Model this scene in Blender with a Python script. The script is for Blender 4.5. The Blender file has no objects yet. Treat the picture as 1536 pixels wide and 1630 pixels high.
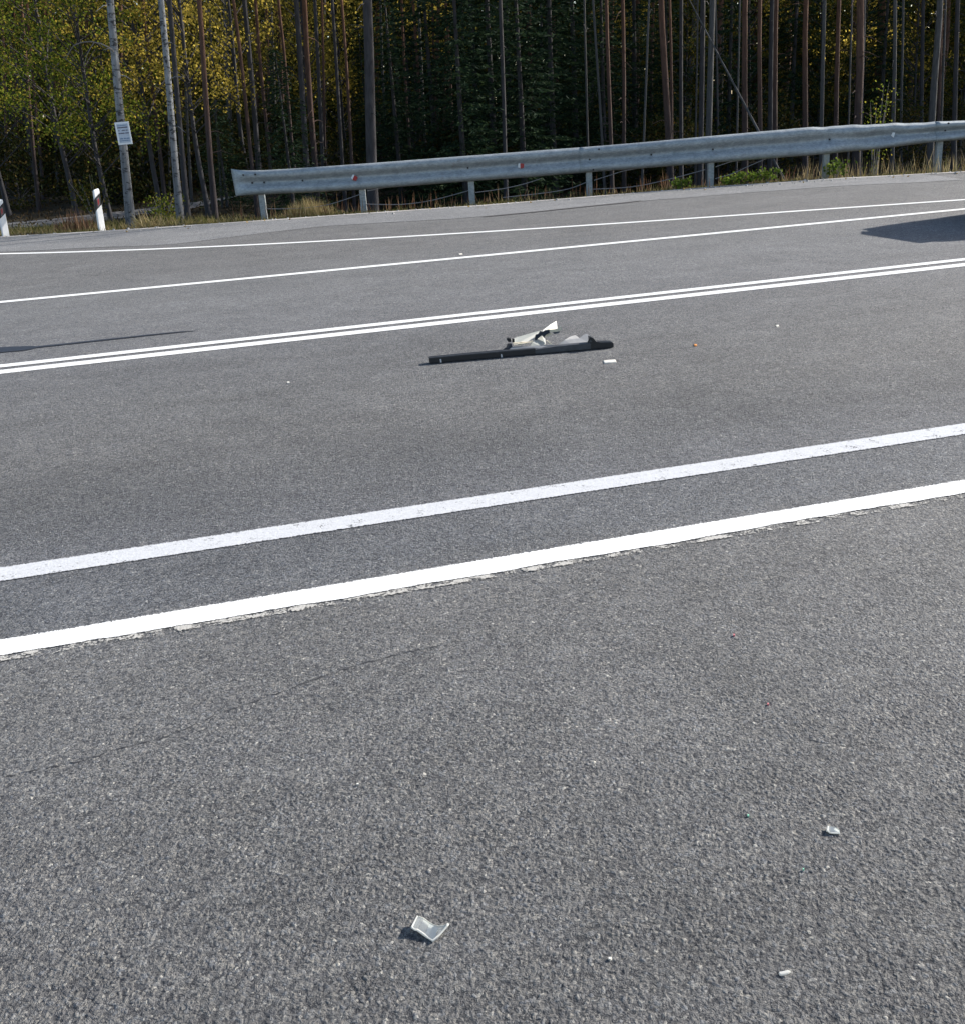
import bpy, bmesh, math, random
import numpy as np
from mathutils import Vector, Matrix

S = bpy.context.scene
COL = S.collection
R = math.radians
random.seed(7)
rng = np.random.default_rng(7)

# ------------------------------------------------------------------ camera
F, CX, CY, EYE = 1700.0, 768.0, 815.0, 1.6
cam = bpy.data.cameras.new('camera')
cam.sensor_fit = 'HORIZONTAL'
cam.sensor_width = 36.0
cam.lens = 36.0 * F / 1536.0
cam.clip_start = 0.05
cam.clip_end = 2000.0
camo = bpy.data.objects.new('camera', cam)
COL.objects.link(camo)
CM = Matrix.Rotation(R(90 - 20.8), 3, 'X') @ Matrix.Rotation(R(-3.66), 3, 'Z')
camo.matrix_world = Matrix.Translation((0, 0, EYE)) @ CM.to_4x4()
S.camera = camo

# ------------------------------------------------------------------ light
SUN_EL, SUN_ANG = 28.0, 25.0          # elevation; direction on the ground, measured from +X towards +Y
sd = Vector((math.cos(R(SUN_EL)) * math.cos(R(SUN_ANG)), math.cos(R(SUN_EL)) * math.sin(R(SUN_ANG)), math.sin(R(SUN_EL))))
sun = bpy.data.lights.new('sun', 'SUN')
sun.energy = 4.2
sun.angle = R(0.53)
sun.color = (1.0, 0.945, 0.87)
suno = bpy.data.objects.new('sun', sun)
COL.objects.link(suno)
suno.rotation_euler = sd.to_track_quat('Z', 'Y').to_euler()
world = bpy.data.worlds.new('World')
S.world = world
world.use_nodes = True
wn = world.node_tree.nodes
wl = world.node_tree.links
bg = wn['Background']
sky = wn.new('ShaderNodeTexSky')
sky.sky_type = 'NISHITA'
sky.sun_disc = False
sky.sun_elevation = R(SUN_EL)
sky.sun_rotation = R(90 - SUN_ANG)
wl.new(sky.outputs[0], bg.inputs[0])
bg.inputs[1].default_value = 0.10
S.view_settings.view_transform = 'Standard'
S.view_settings.look = 'None'
S.view_settings.exposure = 1.1
S.view_settings.gamma = 1.0
S.render.engine = 'CYCLES'
S.cycles.max_bounces = 6
S.cycles.transparent_max_bounces = 12

# ------------------------------------------------------------------ geometry helpers
def ray(px, py):
    return CM @ Vector(((px - CX) / F, -(py - CY) / F, -1.0))

def G(px, py, z=0.0):
    """where a line of sight of the photograph meets the level z"""
    d = ray(px, py)
    return Vector((0, 0, EYE)) + d * ((z - EYE) / d.z)

def at(px, py, Y):
    """where a line of sight reaches the distance Y"""
    d = ray(px, py)
    return Vector((0, 0, EYE)) + d * (Y / d.y)

def tag(o, label=None, cat=None, group=None, kind=None):
    if label: o['label'] = label
    if cat: o['category'] = cat
    if group: o['group'] = group
    if kind: o['kind'] = kind
    return o

def empty(name, loc, rz=0.0):
    o = bpy.data.objects.new(name, None)
    o.empty_display_size = 0.1
    COL.objects.link(o)
    o.location = loc
    o.rotation_euler = (0, 0, rz)
    return o

def link(name, me, parent=None):
    o = bpy.data.objects.new(name, me)
    COL.objects.link(o)
    if parent is not None: o.parent = parent
    return o

class MB:
    """collects simple shapes and links them as one mesh object"""
    def __init__(s):
        s.v, s.f, s.sm, s.uv = [], [], [], []
    def add(s, v, f, smooth=False):
        n = len(s.v)
        s.v += [tuple(p) for p in v]
        s.f += [tuple(i + n for i in q) for q in f]
        s.sm += [smooth] * len(f)
        return s
    def box(s, c, size, rz=0.0, M=None):
        x, y, z = [k / 2 for k in size]
        P = [Vector(p) for p in ((-x, -y, -z), (x, -y, -z), (x, y, -z), (-x, y, -z), (-x, -y, z), (x, -y, z), (x, y, z), (-x, y, z))]
        m = M if M is not None else Matrix.Rotation(rz, 3, 'Z')
        P = [m @ p + Vector(c) for p in P]
        return s.add(P, [(0, 3, 2, 1), (4, 5, 6, 7), (0, 1, 5, 4), (1, 2, 6, 5), (2, 3, 7, 6), (3, 0, 4, 7)])
    def prism(s, pts, thick):
        """solid from a planar outline pushed along the vector thick"""
        n = len(pts)
        a = [Vector(p) for p in pts]
        b = [p + Vector(thick) for p in a]
        f = [tuple(range(n)), tuple(reversed(range(n, 2 * n)))]
        f += [(i, n + i, n + (i + 1) % n, (i + 1) % n) for i in range(n)]
        return s.add(a + b, f)
    def tube(s, pts, rad, n=8, cap=True):
        pts = [Vector(p) for p in pts]
        v, f = [], []
        t0 = (pts[1] - pts[0]).normalized()
        u = t0.orthogonal().normalized()
        for i, p in enumerate(pts):
            t = (pts[min(i + 1, len(pts) - 1)] - pts[max(i - 1, 0)]).normalized()
            u = (u - t * u.dot(t)).normalized()
            w = t.cross(u)
            r = rad[i] if hasattr(rad, '__len__') else rad
            for k in range(n):
                a = 2 * math.pi * k / n
                v.append(p + (u * math.cos(a) + w * math.sin(a)) * r)
        for i in range(len(pts) - 1):
            for k in range(n):
                f.append((i * n + k, i * n + (k + 1) % n, (i + 1) * n + (k + 1) % n, (i + 1) * n + k))
        s.add(v, f, True)
        if cap:
            L = (len(pts) - 1) * n
            s.add(v[:n], [tuple(reversed(range(n)))])
            s.add(v[L:], [tuple(range(n))])
        return s
    def build(s, name, mat, parent=None, origin=(0, 0, 0), bevel=0.0):
        me = bpy.data.meshes.new(name)
        o = Vector(origin)
        me.from_pydata([Vector(p) - o for p in s.v], [], s.f)
        me.polygons.foreach_set('use_smooth', s.sm)
        me.materials.append(mat)
        me.update()
        ob = link(name, me, parent)
        if bevel:
            b = ob.modifiers.new('bevel', 'BEVEL')
            b.width = bevel
            b.segments = 2
            b.limit_method = 'ANGLE'
        return ob

def np_mesh(name, V, Q, mat, smooth=False):
    """mesh of quads (n,4) from arrays"""
    me = bpy.data.meshes.new(name)
    me.vertices.add(len(V))
    me.vertices.foreach_set('co', np.asarray(V, 'f').ravel())
    k = Q.shape[1]
    me.loops.add(Q.size)
    me.loops.foreach_set('vertex_index', Q.astype('i').ravel())
    me.polygons.add(len(Q))
    me.polygons.foreach_set('loop_start', np.arange(0, Q.size, k, dtype='i'))
    me.polygons.foreach_set('loop_total', np.full(len(Q), k, 'i'))
    if smooth: me.polygons.foreach_set('use_smooth', np.ones(len(Q), bool))
    me.materials.append(mat)
    me.update(calc_edges=True)
    return me

def unit(a): return a / (np.linalg.norm(a, axis=1, keepdims=True) + 1e-9)

def leaf_arrays(C, L, W, T=None, spread=1.0):
    """rhombic leaves at C, long axis near T"""
    n = len(C)
    t = rng.normal(size=(n, 3))
    if T is not None: t = T + spread * t * 0.5
    t = unit(t)
    b = unit(np.cross(t, rng.normal(size=(n, 3))))
    L = np.broadcast_to(L, (n,))[:, None]
    W = np.broadcast_to(W, (n,))[:, None]
    V = np.stack([C - t * L / 2, C + b * W / 2 - t * L * 0.08, C + t * L / 2, C - b * W / 2 - t * L * 0.08], 1).reshape(-1, 3)
    return V, np.arange(4 * n).reshape(n, 4)

def leaves(name, C, L, W, mat, T=None, spread=1.0):
    V, Q = leaf_arrays(C, L, W, T, spread)
    return np_mesh(name, V, Q, mat)

# ------------------------------------------------------------------ materials
class NT:
    def __init__(s, name, rough=0.6, spec=0.5, metal=0.0, col=None):
        s.m = bpy.data.materials.new(name)
        s.m.use_nodes = True
        s.t = s.m.node_tree
        s.b = s.t.nodes['Principled BSDF']
        s.b.inputs['Roughness'].default_value = rough
        s.b.inputs['Specular IOR Level'].default_value = spec
        s.b.inputs['Metallic'].default_value = metal
        if col: s.b.inputs['Base Color'].default_value = (*col, 1)
        s._c = None
    def n(s, typ, **kw):
        q = s.t.nodes.new(typ)
        for k, v in kw.items(): setattr(q, k, v)
        return q
    def l(s, a, b): s.t.links.new(a, b)
    def co(s):
        if s._c is None: s._c = s.n('ShaderNodeTexCoord')
        return s._c.outputs['Object']
    def mapped(s, scale):
        m = s.n('ShaderNodeMapping')
        m.inputs['Scale'].default_value = scale
        s.l(s.co(), m.inputs[0])
        return m.outputs[0]
    def noise(s, scale, detail=3, rough=0.55, vec=None):
        q = s.n('ShaderNodeTexNoise')
        q.inputs['Scale'].default_value = scale
        q.inputs['Detail'].default_value = detail
        q.inputs['Roughness'].default_value = rough
        s.l(vec if vec is not None else s.co(), q.inputs['Vector'])
        return q.outputs['Fac']
    def voro(s, scale, feature='F1', vec=None):
        q = s.n('ShaderNodeTexVoronoi', feature=feature)
        q.inputs['Scale'].default_value = scale
        s.l(vec if vec is not None else s.co(), q.inputs['Vector'])
        return q
    def ramp(s, fac, stops, interp='LINEAR'):
        q = s.n('ShaderNodeValToRGB')
        q.color_ramp.interpolation = interp
        e = q.color_ramp.elements
        while len(e) < len(stops): e.new(0.5)
        for k, (p, c) in enumerate(stops):
            e[k].position = p
            e[k].color = (*c, 1) if hasattr(c, '__len__') else (c, c, c, 1)
        s.l(fac, q.inputs[0])
        return q.outputs[0]
    def mix(s, fac, a, b, blend='MIX'):
        q = s.n('ShaderNodeMix', data_type='RGBA', blend_type=blend)
        for sock, v in ((q.inputs[0], fac), (q.inputs[6], a), (q.inputs[7], b)):
            if isinstance(v, bpy.types.NodeSocket): s.l(v, sock)
            elif hasattr(v, '__len__'): sock.default_value = (*v, 1)
            else: sock.default_value = v
        return q.outputs[2]
    def math(s, op, a, b=0.0, c=None):
        q = s.n('ShaderNodeMath', operation=op)
        for i, v in enumerate((a, b, c)):
            if v is None: continue
            if isinstance(v, bpy.types.NodeSocket): s.l(v, q.inputs[i])
            else: q.inputs[i].default_value = v
        return q.outputs[0]
    def bump(s, h, strength=0.3, dist=0.01, prev=None):
        q = s.n('ShaderNodeBump')
        q.inputs['Strength'].default_value = strength
        q.inputs['Distance'].default_value = dist
        s.l(h, q.inputs['Height'])
        if prev is not None: s.l(prev, q.inputs['Normal'])
        return q.outputs[0]
    def base(s, c): s.l(c, s.b.inputs['Base Color']); return s
    def nrm(s, c): s.l(c, s.b.inputs['Normal']); return s

def plain(name, col, rough=0.6, spec=0.4, metal=0.0, vary=0.12, scale=30.0, bump=0.0):
    """one material with slight natural variation"""
    t = NT(name, rough, spec, metal)
    f = t.noise(scale, 4)
    a = tuple(c * (1 - vary) for c in col)
    b = tuple(min(1, c * (1 + vary)) for c in col)
    t.base(t.ramp(f, [(0.3, a), (0.7, b)]))
    if bump: t.nrm(t.bump(f, bump, 0.004))
    return t.m

LANE = 14.3                            # the road's bearing, degrees from +X towards +Y

def asphalt(name, tone, zones=True, coarse=1.0, relief=1.0):
    t = NT(name, 0.75, 0.3)
    # bend the cells so that no lattice shows
    w = t.n('ShaderNodeTexNoise')
    w.inputs['Scale'].default_value = 70
    w.inputs['Detail'].default_value = 2
    t.l(t.co(), w.inputs['Vector'])
    add = t.n('ShaderNodeVectorMath', operation='MULTIPLY_ADD')
    t.l(w.outputs['Color'], add.inputs[0])
    add.inputs[1].default_value = (0.012, 0.012, 0.012)
    t.l(t.co(), add.inputs[2])
    vec = add.outputs[0]
    def split(v):
        q = t.n('ShaderNodeSeparateColor')
        t.l(v.outputs['Color'], q.inputs[0])
        return q.outputs
    big = t.voro(112 * coarse, 'F1', vec)
    small = t.voro(255 * coarse, 'F1', vec)
    B, Sm = split(big), split(small)
    patch = t.noise(1.1, 5, 0.6)
    mid = t.noise(8.0, 4, 0.6)
    grit = t.noise(190 * coarse, 4, 0.7, vec)
    lump = t.noise(60 * coarse, 3, 0.6, vec)
    # relief: rounded stones of differing height sunk in finer mastic
    dome = t.math('SUBTRACT', 1.0, t.math('MULTIPLY', big.outputs['Distance'], big.outputs['Distance']))
    up = t.ramp(B[1], [(0.25, 0.0), (0.7, 1.0)])
    h = t.math('MULTIPLY', t.math('MULTIPLY', dome, up), 1.0)
    h = t.math('ADD', h, t.math('MULTIPLY', t.math('SUBTRACT', 1.0, small.outputs['Distance']), 0.55))
    h = t.math('ADD', h, t.math('MULTIPLY', lump, 1.9))
    h = t.math('ADD', h, t.math('MULTIPLY', grit, 0.8))
    stone = t.ramp(B[0], [(0.0, (0.072, 0.075, 0.084)), (0.35, (0.115, 0.116, 0.12)), (0.62, (0.165, 0.159, 0.15)), (0.8, (0.15, 0.16, 0.178)), (0.96, (0.22, 0.215, 0.205)), (1.0, (0.38, 0.37, 0.345))])
    fine = t.ramp(Sm[0], [(0.0, (0.072, 0.073, 0.078)), (0.5, (0.12, 0.119, 0.121)), (0.92, (0.165, 0.16, 0.155)), (1.0, (0.30, 0.29, 0.27))])
    col = t.mix(t.math('MULTIPLY', up, 0.75), fine, stone)
    # bitumen lies bare in the low spots
    col = t.mix(t.ramp(t.math('DIVIDE', h, 3.2), [(0.44, 0.85), (0.60, 0.0)]), col, (0.026, 0.028, 0.034))
    col = t.mix(1.0, col, t.ramp(patch, [(0.25, (tone * 0.935, tone * 0.945, tone * 0.93)), (0.75, (tone * 1.21, tone * 1.22, tone * 1.20))]), 'MULTIPLY')
    col = t.mix(1.0, col, t.ramp(mid, [(0.3, 0.93), (0.7, 1.07)]), 'MULTIPLY')
    speck = split(t.voro(48, 'F1', vec))
    col = t.mix(1.0, col, t.ramp(speck[0], [(0.0, (0.85, 0.85, 0.87)), (0.5, 1.0), (0.88, (1.09, 1.08, 1.07)), (1.0, (1.28, 1.26, 1.22))]), 'MULTIPLY')
    if zones:                            # wheel tracks and the differently worn strips, across the road
        sep = t.n('ShaderNodeSeparateXYZ')
        t.l(t.co(), sep.inputs[0])
        p = t.math('ADD', t.math('MULTIPLY', sep.outputs[0], -math.sin(R(LANE))), t.math('MULTIPLY', sep.outputs[1], math.cos(R(LANE))))
        p = t.math('ADD', p, t.math('MULTIPLY', t.math('SUBTRACT', patch, 0.5), 0.5))
        q = t.math('DIVIDE', p, 18.0)
        zc = [(0.0, (0.80, 0.785, 0.77)), (1.6, (0.84, 0.825, 0.81)), (2.6, (0.96, 0.945, 0.93)), (3.4, (1.03, 1.015, 1.0)), (3.75, (0.88, 0.90, 0.94)), (4.3, (0.90, 0.91, 0.95)), (4.9, (0.80, 0.80, 0.81)), (5.7, (0.94, 0.925, 0.91)), (6.6, (1.02, 1.01, 1.0)), (7.6, (1.0, 0.995, 1.0)), (8.6, (1.12, 1.12, 1.14)), (10.3, (1.2, 1.2, 1.21)), (12.0, (1.15, 1.15, 1.15)), (13.5, (1.08, 1.065, 1.05))]
        col = t.mix(1.0, col, t.ramp(q, [(a / 18.0, c) for a, c in zc]), 'MULTIPLY')
    rot = t.n('ShaderNodeMapping', vector_type='TEXTURE')
    rot.inputs['Rotation'].default_value = (0, 0, R(LANE))
    rot.inputs['Scale'].default_value = (3.5, 0.28, 1)
    t.l(t.co(), rot.inputs[0])
    col = t.mix(1.0, col, t.ramp(t.noise(1.0, 5, 0.6, rot.outputs[0]), [(0.28, 0.90), (0.5, 1.0), (0.72, 1.06)]), 'MULTIPLY')
    t.base(col)
    strength = t.math('MULTIPLY', t.ramp(t.noise(3.0, 3, 0.6), [(0.3, 0.65), (0.65, 1.0)]), relief)
    bn = t.n('ShaderNodeBump')
    bn.inputs['Distance'].default_value = 0.0042
    t.l(strength, bn.inputs['Strength'])
    t.l(h, bn.inputs['Height'])
    t.nrm(bn.outputs[0])
    if zones:                            # real relief in the finely meshed part of the road
        at_ = t.n('ShaderNodeAttribute', attribute_name='relief')
        dp = t.n('ShaderNodeDisplacement')
        dp.inputs['Midlevel'].default_value = 2.3
        dp.inputs['Scale'].default_value = 0.0024
        t.l(h, dp.inputs['Height'])
        vm = t.n('ShaderNodeVectorMath', operation='SCALE')
        t.l(dp.outputs[0], vm.inputs[0])
        t.l(t.math('MULTIPLY', at_.outputs['Fac'], t.ramp(t.noise(5.0, 4, 0.65), [(0.38, 0.35), (0.62, 1.0)])), vm.inputs['Scale'])
        t.l(vm.outputs[0], t.t.nodes['Material Output'].inputs['Displacement'])
        t.m.displacement_method = 'DISPLACEMENT'
    return t.m

def paint(name, wear, col, ragged=False):
    """road paint: worn through where the stones stand up; ragged = old second edge along the near side"""
    t = NT(name, 0.6, 0.35)
    uv = t.n('ShaderNodeUVMap')
    sep = t.n('ShaderNodeSeparateXYZ')
    t.l(uv.outputs[0], sep.inputs[0])
    v = sep.outputs[1]
    stones = t.voro(95).outputs['Distance']
    grit = t.noise(130, 3, 0.7)
    mid = t.noise(14, 4, 0.6)
    slow = t.noise(3, 3, 0.5)
    grime = t.ramp(t.noise(60, 4, 0.7), [(0.3, tuple(c * 0.80 for c in col)), (0.65, col)])
    # distance from the strip's rim, roughened
    rim = t.math('MINIMUM', v, t.math('SUBTRACT', 1.0, v))
    rim = t.math('ADD', rim, t.math('MULTIPLY', t.math('SUBTRACT', grit, 0.5), 0.22))
    m = t.math('GREATER_THAN', rim, 0.06)
    hole = t.math('ADD', t.math('MULTIPLY', grit, 0.6), t.math('MULTIPLY', mid, 0.4))
    m = t.math('MULTIPLY', m, t.math('GREATER_THAN', hole, wear))
    if ragged:
        vv = t.math('ADD', v, t.math('MULTIPLY', t.math('SUBTRACT', slow, 0.5), 0.30))
        vv = t.math('ADD', vv, t.math('MULTIPLY', t.math('SUBTRACT', grit, 0.5), 0.10))
        solid = t.math('GREATER_THAN', vv, 0.265)
        tail = t.math('MULTIPLY', t.math('LESS_THAN', vv, 0.235), t.math('GREATER_THAN', t.math('ADD', hole, t.math('MULTIPLY', mid, 0.35)), 0.695))
        m = t.math('MULTIPLY', m, t.math('MAXIMUM', solid, tail))
        grime = t.mix(t.ramp(vv, [(0.22, 1.0), (0.28, 0.0)]), grime, (0.46, 0.44, 0.40))
    t.base(grime)
    t.l(m, t.b.inputs['Alpha'])
    t.nrm(t.bump(t.math('ADD', t.math('MULTIPLY', stones, -0.6), grit), 0.4, 0.003))
    return t.m

def leafmat(name, cols, trans=0.45):
    t = NT(name, 0.75, 0.06)
    g = t.n('ShaderNodeNewGeometry')
    c = t.ramp(g.outputs['Random Per Island'], [(i / (len(cols) - 1), k) for i, k in enumerate(cols)])
    t.base(c)
    tr = t.n('ShaderNodeBsdfTranslucent')
    t.l(c, tr.inputs[0])
    mx = t.n('ShaderNodeMixShader')
    mx.inputs[0].default_value = trans
    t.l(t.b.outputs[0], mx.inputs[1])
    t.l(tr.outputs[0], mx.inputs[2])
    t.l(mx.outputs[0], t.t.nodes['Material Output'].inputs[0])
    return t.m

def bark(name, low, high, z0=3.0, z1=9.0, spots=None):
    t = NT(name, 0.85, 0.2)
    sep = t.n('ShaderNodeSeparateXYZ')
    t.l(t.co(), sep.inputs[0])
    zn = t.math('ADD', sep.outputs[2], t.math('MULTIPLY', t.noise(1.5), 3.0))
    f = t.math('DIVIDE', t.math('SUBTRACT', zn, z0), z1 - z0)
    c = t.mix(t.math('MINIMUM', t.math('MAXIMUM', f, 0.0), 1.0), low, high)
    pl = t.noise(9, 5, 0.65, t.mapped((2.2, 2.2, 0.45)))
    c = t.mix(1.0, c, t.ramp(pl, [(0.3, 0.55), (0.55, 1.0), (0.75, 1.35)]), 'MULTIPLY')
    if spots:
        sp = t.noise(6, 4, 0.6, t.mapped((1.2, 1.2, 3.5)))
        c = t.mix(t.ramp(sp, [(0.54, 0.0), (0.62, 0.9)]), c, spots)
        band = t.noise(3, 3, 0.6, t.mapped((0.3, 0.3, 4.5)))
        c = t.mix(t.ramp(band, [(0.60, 0.0), (0.68, 0.75)]), c, spots)
    t.base(c)
    t.nrm(t.bump(pl, 0.8, 0.02))
    return t.m

M = {}
M['asphalt'] = asphalt('asphalt', 1.06, coarse=1.2)
M['shoulder'] = asphalt('shoulder_asphalt', 1.5, zones=False, coarse=1.3, relief=0.5)
M['paint'] = paint('road_paint', 0.30, (0.82, 0.82, 0.80))
M['paint_worn'] = paint('worn_road_paint', 0.40, (0.58, 0.585, 0.595))
M['paint_edge'] = paint('repainted_road_paint', 0.30, (0.84, 0.835, 0.81), ragged=True)
M['dust'] = plain('pale_edge_dust', (0.40, 0.38, 0.35), 0.9, 0.2, vary=0.35, scale=25, bump=0.4)
M['oil'] = plain('dark_spill', (0.022, 0.027, 0.038), 0.55, 0.4, vary=0.3)  # shadow colour for the streak painted on the lane
M['galv'] = None
M['hair'] = plain('fine_crack', (0.045, 0.046, 0.05), 0.9, 0.2, vary=0.4, scale=80)
M['seam'] = plain('filled_seam', (0.095, 0.093, 0.093), 0.8, 0.3, vary=0.3, scale=60)
M['dark'] = plain('dark_bolt_metal', (0.03, 0.03, 0.035), 0.5, 0.5, 0.6)
M['white_plastic'] = plain('white_plastic', (0.80, 0.80, 0.79), 0.5, 0.4, vary=0.06, scale=14)
M['black_plastic'] = plain('black_plastic', (0.012, 0.013, 0.016), 0.42, 0.5, vary=0.25, scale=40, bump=0.15)
M['grey_plastic'] = plain('grey_plastic', (0.05, 0.053, 0.06), 0.5, 0.5, vary=0.2, scale=40)
M['red'] = plain('red_reflector', (0.30, 0.02, 0.025), 0.3, 0.6, vary=0.15)
M['silver'] = plain('silver_reflector', (0.55, 0.56, 0.58), 0.35, 0.5, 0.3)
M['frame'] = plain('reflector_frame', (0.16, 0.15, 0.16), 0.45, 0.5)
M['steel_rope'] = plain('wire', (0.22, 0.22, 0.23), 0.5, 0.5, 0.5)
M['car_paint'] = plain('pale_car_paint', (0.27, 0.28, 0.255), 0.45, 0.5, vary=0.06, scale=18)
M['torn'] = plain('torn_cream_plastic', (0.60, 0.52, 0.38), 0.6, 0.3, vary=0.15, scale=60)
M['rubber'] = plain('rubber', (0.015, 0.015, 0.016), 0.8, 0.3)
M['sign_face'] = plain('sign_face', (0.50, 0.54, 0.60), 0.6, 0.3, vary=0.08, scale=30)
M['sign_ink'] = plain('sign_ink', (0.075, 0.06, 0.09), 0.7, 0.2)
M['sign_ink_blue'] = plain('sign_ink_blue', (0.11, 0.19, 0.30), 0.7, 0.2)
M['chip_white'] = plain('white_chip', (0.70, 0.66, 0.58), 0.5, 0.4, vary=0.08)
M['chip_orange'] = plain('orange_chip', (0.75, 0.28, 0.06), 0.4, 0.5)
M['chip_red'] = plain('red_chip', (0.55, 0.16, 0.17), 0.35, 0.5)
M['chip_green'] = plain('green_chip', (0.25, 0.55, 0.38), 0.35, 0.5)
M['stone'] = plain('pebbles', (0.34, 0.33, 0.32), 0.85, 0.2, vary=0.45, scale=8)

t = NT('galvanised_steel', 0.58, 0.45, 0.4)
a_ = t.noise(7, 5, 0.65)
b_ = t.noise(30, 4, 0.7, t.mapped((0.6, 1, 2)))
c_ = t.ramp(a_, [(0.3, (0.26, 0.295, 0.31)), (0.7, (0.39, 0.42, 0.435))])
c_ = t.mix(1.0, c_, t.ramp(b_, [(0.3, 0.66), (0.7, 1.15)]), 'MULTIPLY')
c_ = t.mix(t.ramp(t.noise(5, 6, 0.7), [(0.62, 0.0), (0.75, 0.55)]), c_, (0.20, 0.15, 0.13))
t.base(c_)
t.nrm(t.bump(a_, 0.12, 0.02))
M['galv'] = t.m

t = NT('verge_soil', 0.95, 0.1)
n1, n2 = t.noise(0.8, 5, 0.6), t.noise(14, 5, 0.7)
c_ = t.ramp(n1, [(0.3, (0.022, 0.019, 0.013)), (0.55, (0.040, 0.033, 0.022)), (0.75, (0.032, 0.034, 0.017))])
c_ = t.mix(1.0, c_, t.ramp(n2, [(0.25, 0.5), (0.75, 1.5)]), 'MULTIPLY')
t.base(c_)
t.nrm(t.bump(n2, 0.8, 0.06))
M['soil'] = t.m
M['track'] = plain('dirt_track', (0.15, 0.145, 0.145), 0.95, 0.1, vary=0.4, scale=5, bump=0.5)

M['pine_bark'] = bark('pine_bark', (0.050, 0.041, 0.042), (0.20, 0.088, 0.042), 2.5, 9.0)
M['grey_bark'] = bark('grey_bark', (0.052, 0.050, 0.054), (0.075, 0.062, 0.056), 2, 12)
M['pale_bark'] = bark('pale_bark', (0.066, 0.065, 0.068), (0.12, 0.11, 0.10), 1, 9)
M['birch_bark'] = bark('birch_bark', (0.13, 0.135, 0.145), (0.24, 0.245, 0.25), 0.8, 4.0, spots=(0.03, 0.03, 0.032))
M['twig'] = plain('bare_twig', (0.20, 0.18, 0.16), 0.9, 0.2)
M['needles'] = leafmat('pine_needles', [(0.020, 0.036, 0.012), (0.040, 0.062, 0.020), (0.070, 0.085, 0.028)], 0.3)
M['spruce'] = leafmat('spruce_needles', [(0.010, 0.022, 0.014), (0.018, 0.035, 0.018), (0.034, 0.054, 0.022)], 0.25)
M['leaf_green'] = leafmat('green_leaves', [(0.06, 0.09, 0.014), (0.11, 0.15, 0.020), (0.20, 0.22, 0.03), (0.30, 0.22, 0.035)], 0.65)
M['leaf_yellow'] = leafmat('yellow_leaves', [(0.16, 0.14, 0.025), (0.30, 0.235, 0.04), (0.42, 0.31, 0.055), (0.48, 0.38, 0.08)], 0.66)
M['leaf_mixed'] = leafmat('olive_leaves', [(0.020, 0.032, 0.010), (0.040, 0.056, 0.014), (0.075, 0.075, 0.015), (0.16, 0.11, 0.018)], 0.4)
M['fallen'] = leafmat('fallen_leaves', [(0.12, 0.07, 0.025), (0.25, 0.16, 0.05), (0.36, 0.26, 0.09)], 0.3)
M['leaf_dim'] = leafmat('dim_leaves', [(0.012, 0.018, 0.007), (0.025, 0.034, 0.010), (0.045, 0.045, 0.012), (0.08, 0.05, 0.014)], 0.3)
M['leaf_fresh'] = leafmat('fresh_leaves', [(0.06, 0.10, 0.015), (0.12, 0.18, 0.025), (0.20, 0.24, 0.04)], 0.4)
M['straw'] = leafmat('dry_grass', [(0.20, 0.145, 0.065), (0.34, 0.26, 0.13), (0.48, 0.39, 0.22), (0.16, 0.17, 0.04)], 0.35)
M['rust_weed'] = leafmat('rusty_weed', [(0.12, 0.06, 0.035), (0.22, 0.12, 0.07), (0.34, 0.22, 0.13)], 0.3)
M['litter'] = leafmat('leaf_litter', [(0.03, 0.02, 0.012), (0.06, 0.04, 0.02), (0.09, 0.065, 0.03)], 0.2)
M['grass'] = leafmat('green_grass', [(0.06, 0.07, 0.015), (0.12, 0.12, 0.03), (0.25, 0.21, 0.08), (0.32, 0.26, 0.13)], 0.35)

# ------------------------------------------------------------------ ground and road
EDGE_PX = [(0, 377), (200, 365.5), (400, 352), (600, 338), (768, 326.5), (960, 311), (1152, 296), (1344, 283), (1536, 273)]
EDGE = [G(*p) for p in EDGE_PX]
ex = np.array([p.x for p in EDGE])
ey = np.array([p.y for p in EDGE])
_k = np.polyfit(ex, ey, 2)
def edge_y(x):
    """distance of the road's far edge at x"""
    x = np.asarray(x, float)
    inside = np.interp(x, ex, ey)
    left = ey[0] + (x - ex[0]) * 0.0
    right = ey[-1] + (x - ex[-1]) * 0.12
    return np.where(x < ex[0], left, np.where(x > ex[-1], right, inside))

def ground_z(x, y):
    x = np.asarray(x, float); y = np.asarray(y, float)
    d = y - edge_y(x)
    deep = 0.26 + 0.64 / (1 + np.exp(-(x + 4.2) * 1.6))
    s = np.clip((d - 0.55) / 3.2, 0, 1)
    z = -0.03 - 0.02 * np.clip(d / 0.5, 0, 1) - deep * s * s * (3 - 2 * s)
    z = z + np.clip((d - 5) / 60, 0, 1) * 0.6
    z = z + np.where(d > 0.3, 0.03 * np.sin(x * 2.3 + 1.2 * np.sin(y * 1.7)) * np.clip(d - 0.3, 0, 1), 0)
    return np.where(d < 0, -0.05, z)
def gz(x, y): return float(ground_z(x, y))

xs = np.concatenate([[-400, -150, -80], np.arange(-40, 40.1, 0.5), [80, 150, 400]])
ds = np.concatenate([[-420, -60, -1.0, -0.02, 0.0, 0.1, 0.25, 0.4, 0.55, 0.75, 1, 1.3, 1.6, 2, 2.5, 3, 3.6, 4.4], np.arange(5, 50, 1.5), [60, 90, 150, 400]])
GX, GD = np.meshgrid(xs, ds)
GY = edge_y(GX) + GD
GZ = ground_z(GX, GY)
nx_, ny_ = len(xs), len(ds)
idx = np.arange(nx_ * ny_).reshape(ny_, nx_)
Q = np.stack([idx[:-1, :-1], idx[:-1, 1:], idx[1:, 1:], idx[1:, :-1]], -1).reshape(-1, 4)
tag(link('ground', np_mesh('ground', np.stack([GX, GY, GZ], -1).reshape(-1, 3), Q, M['soil'], True)), kind='structure')

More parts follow.
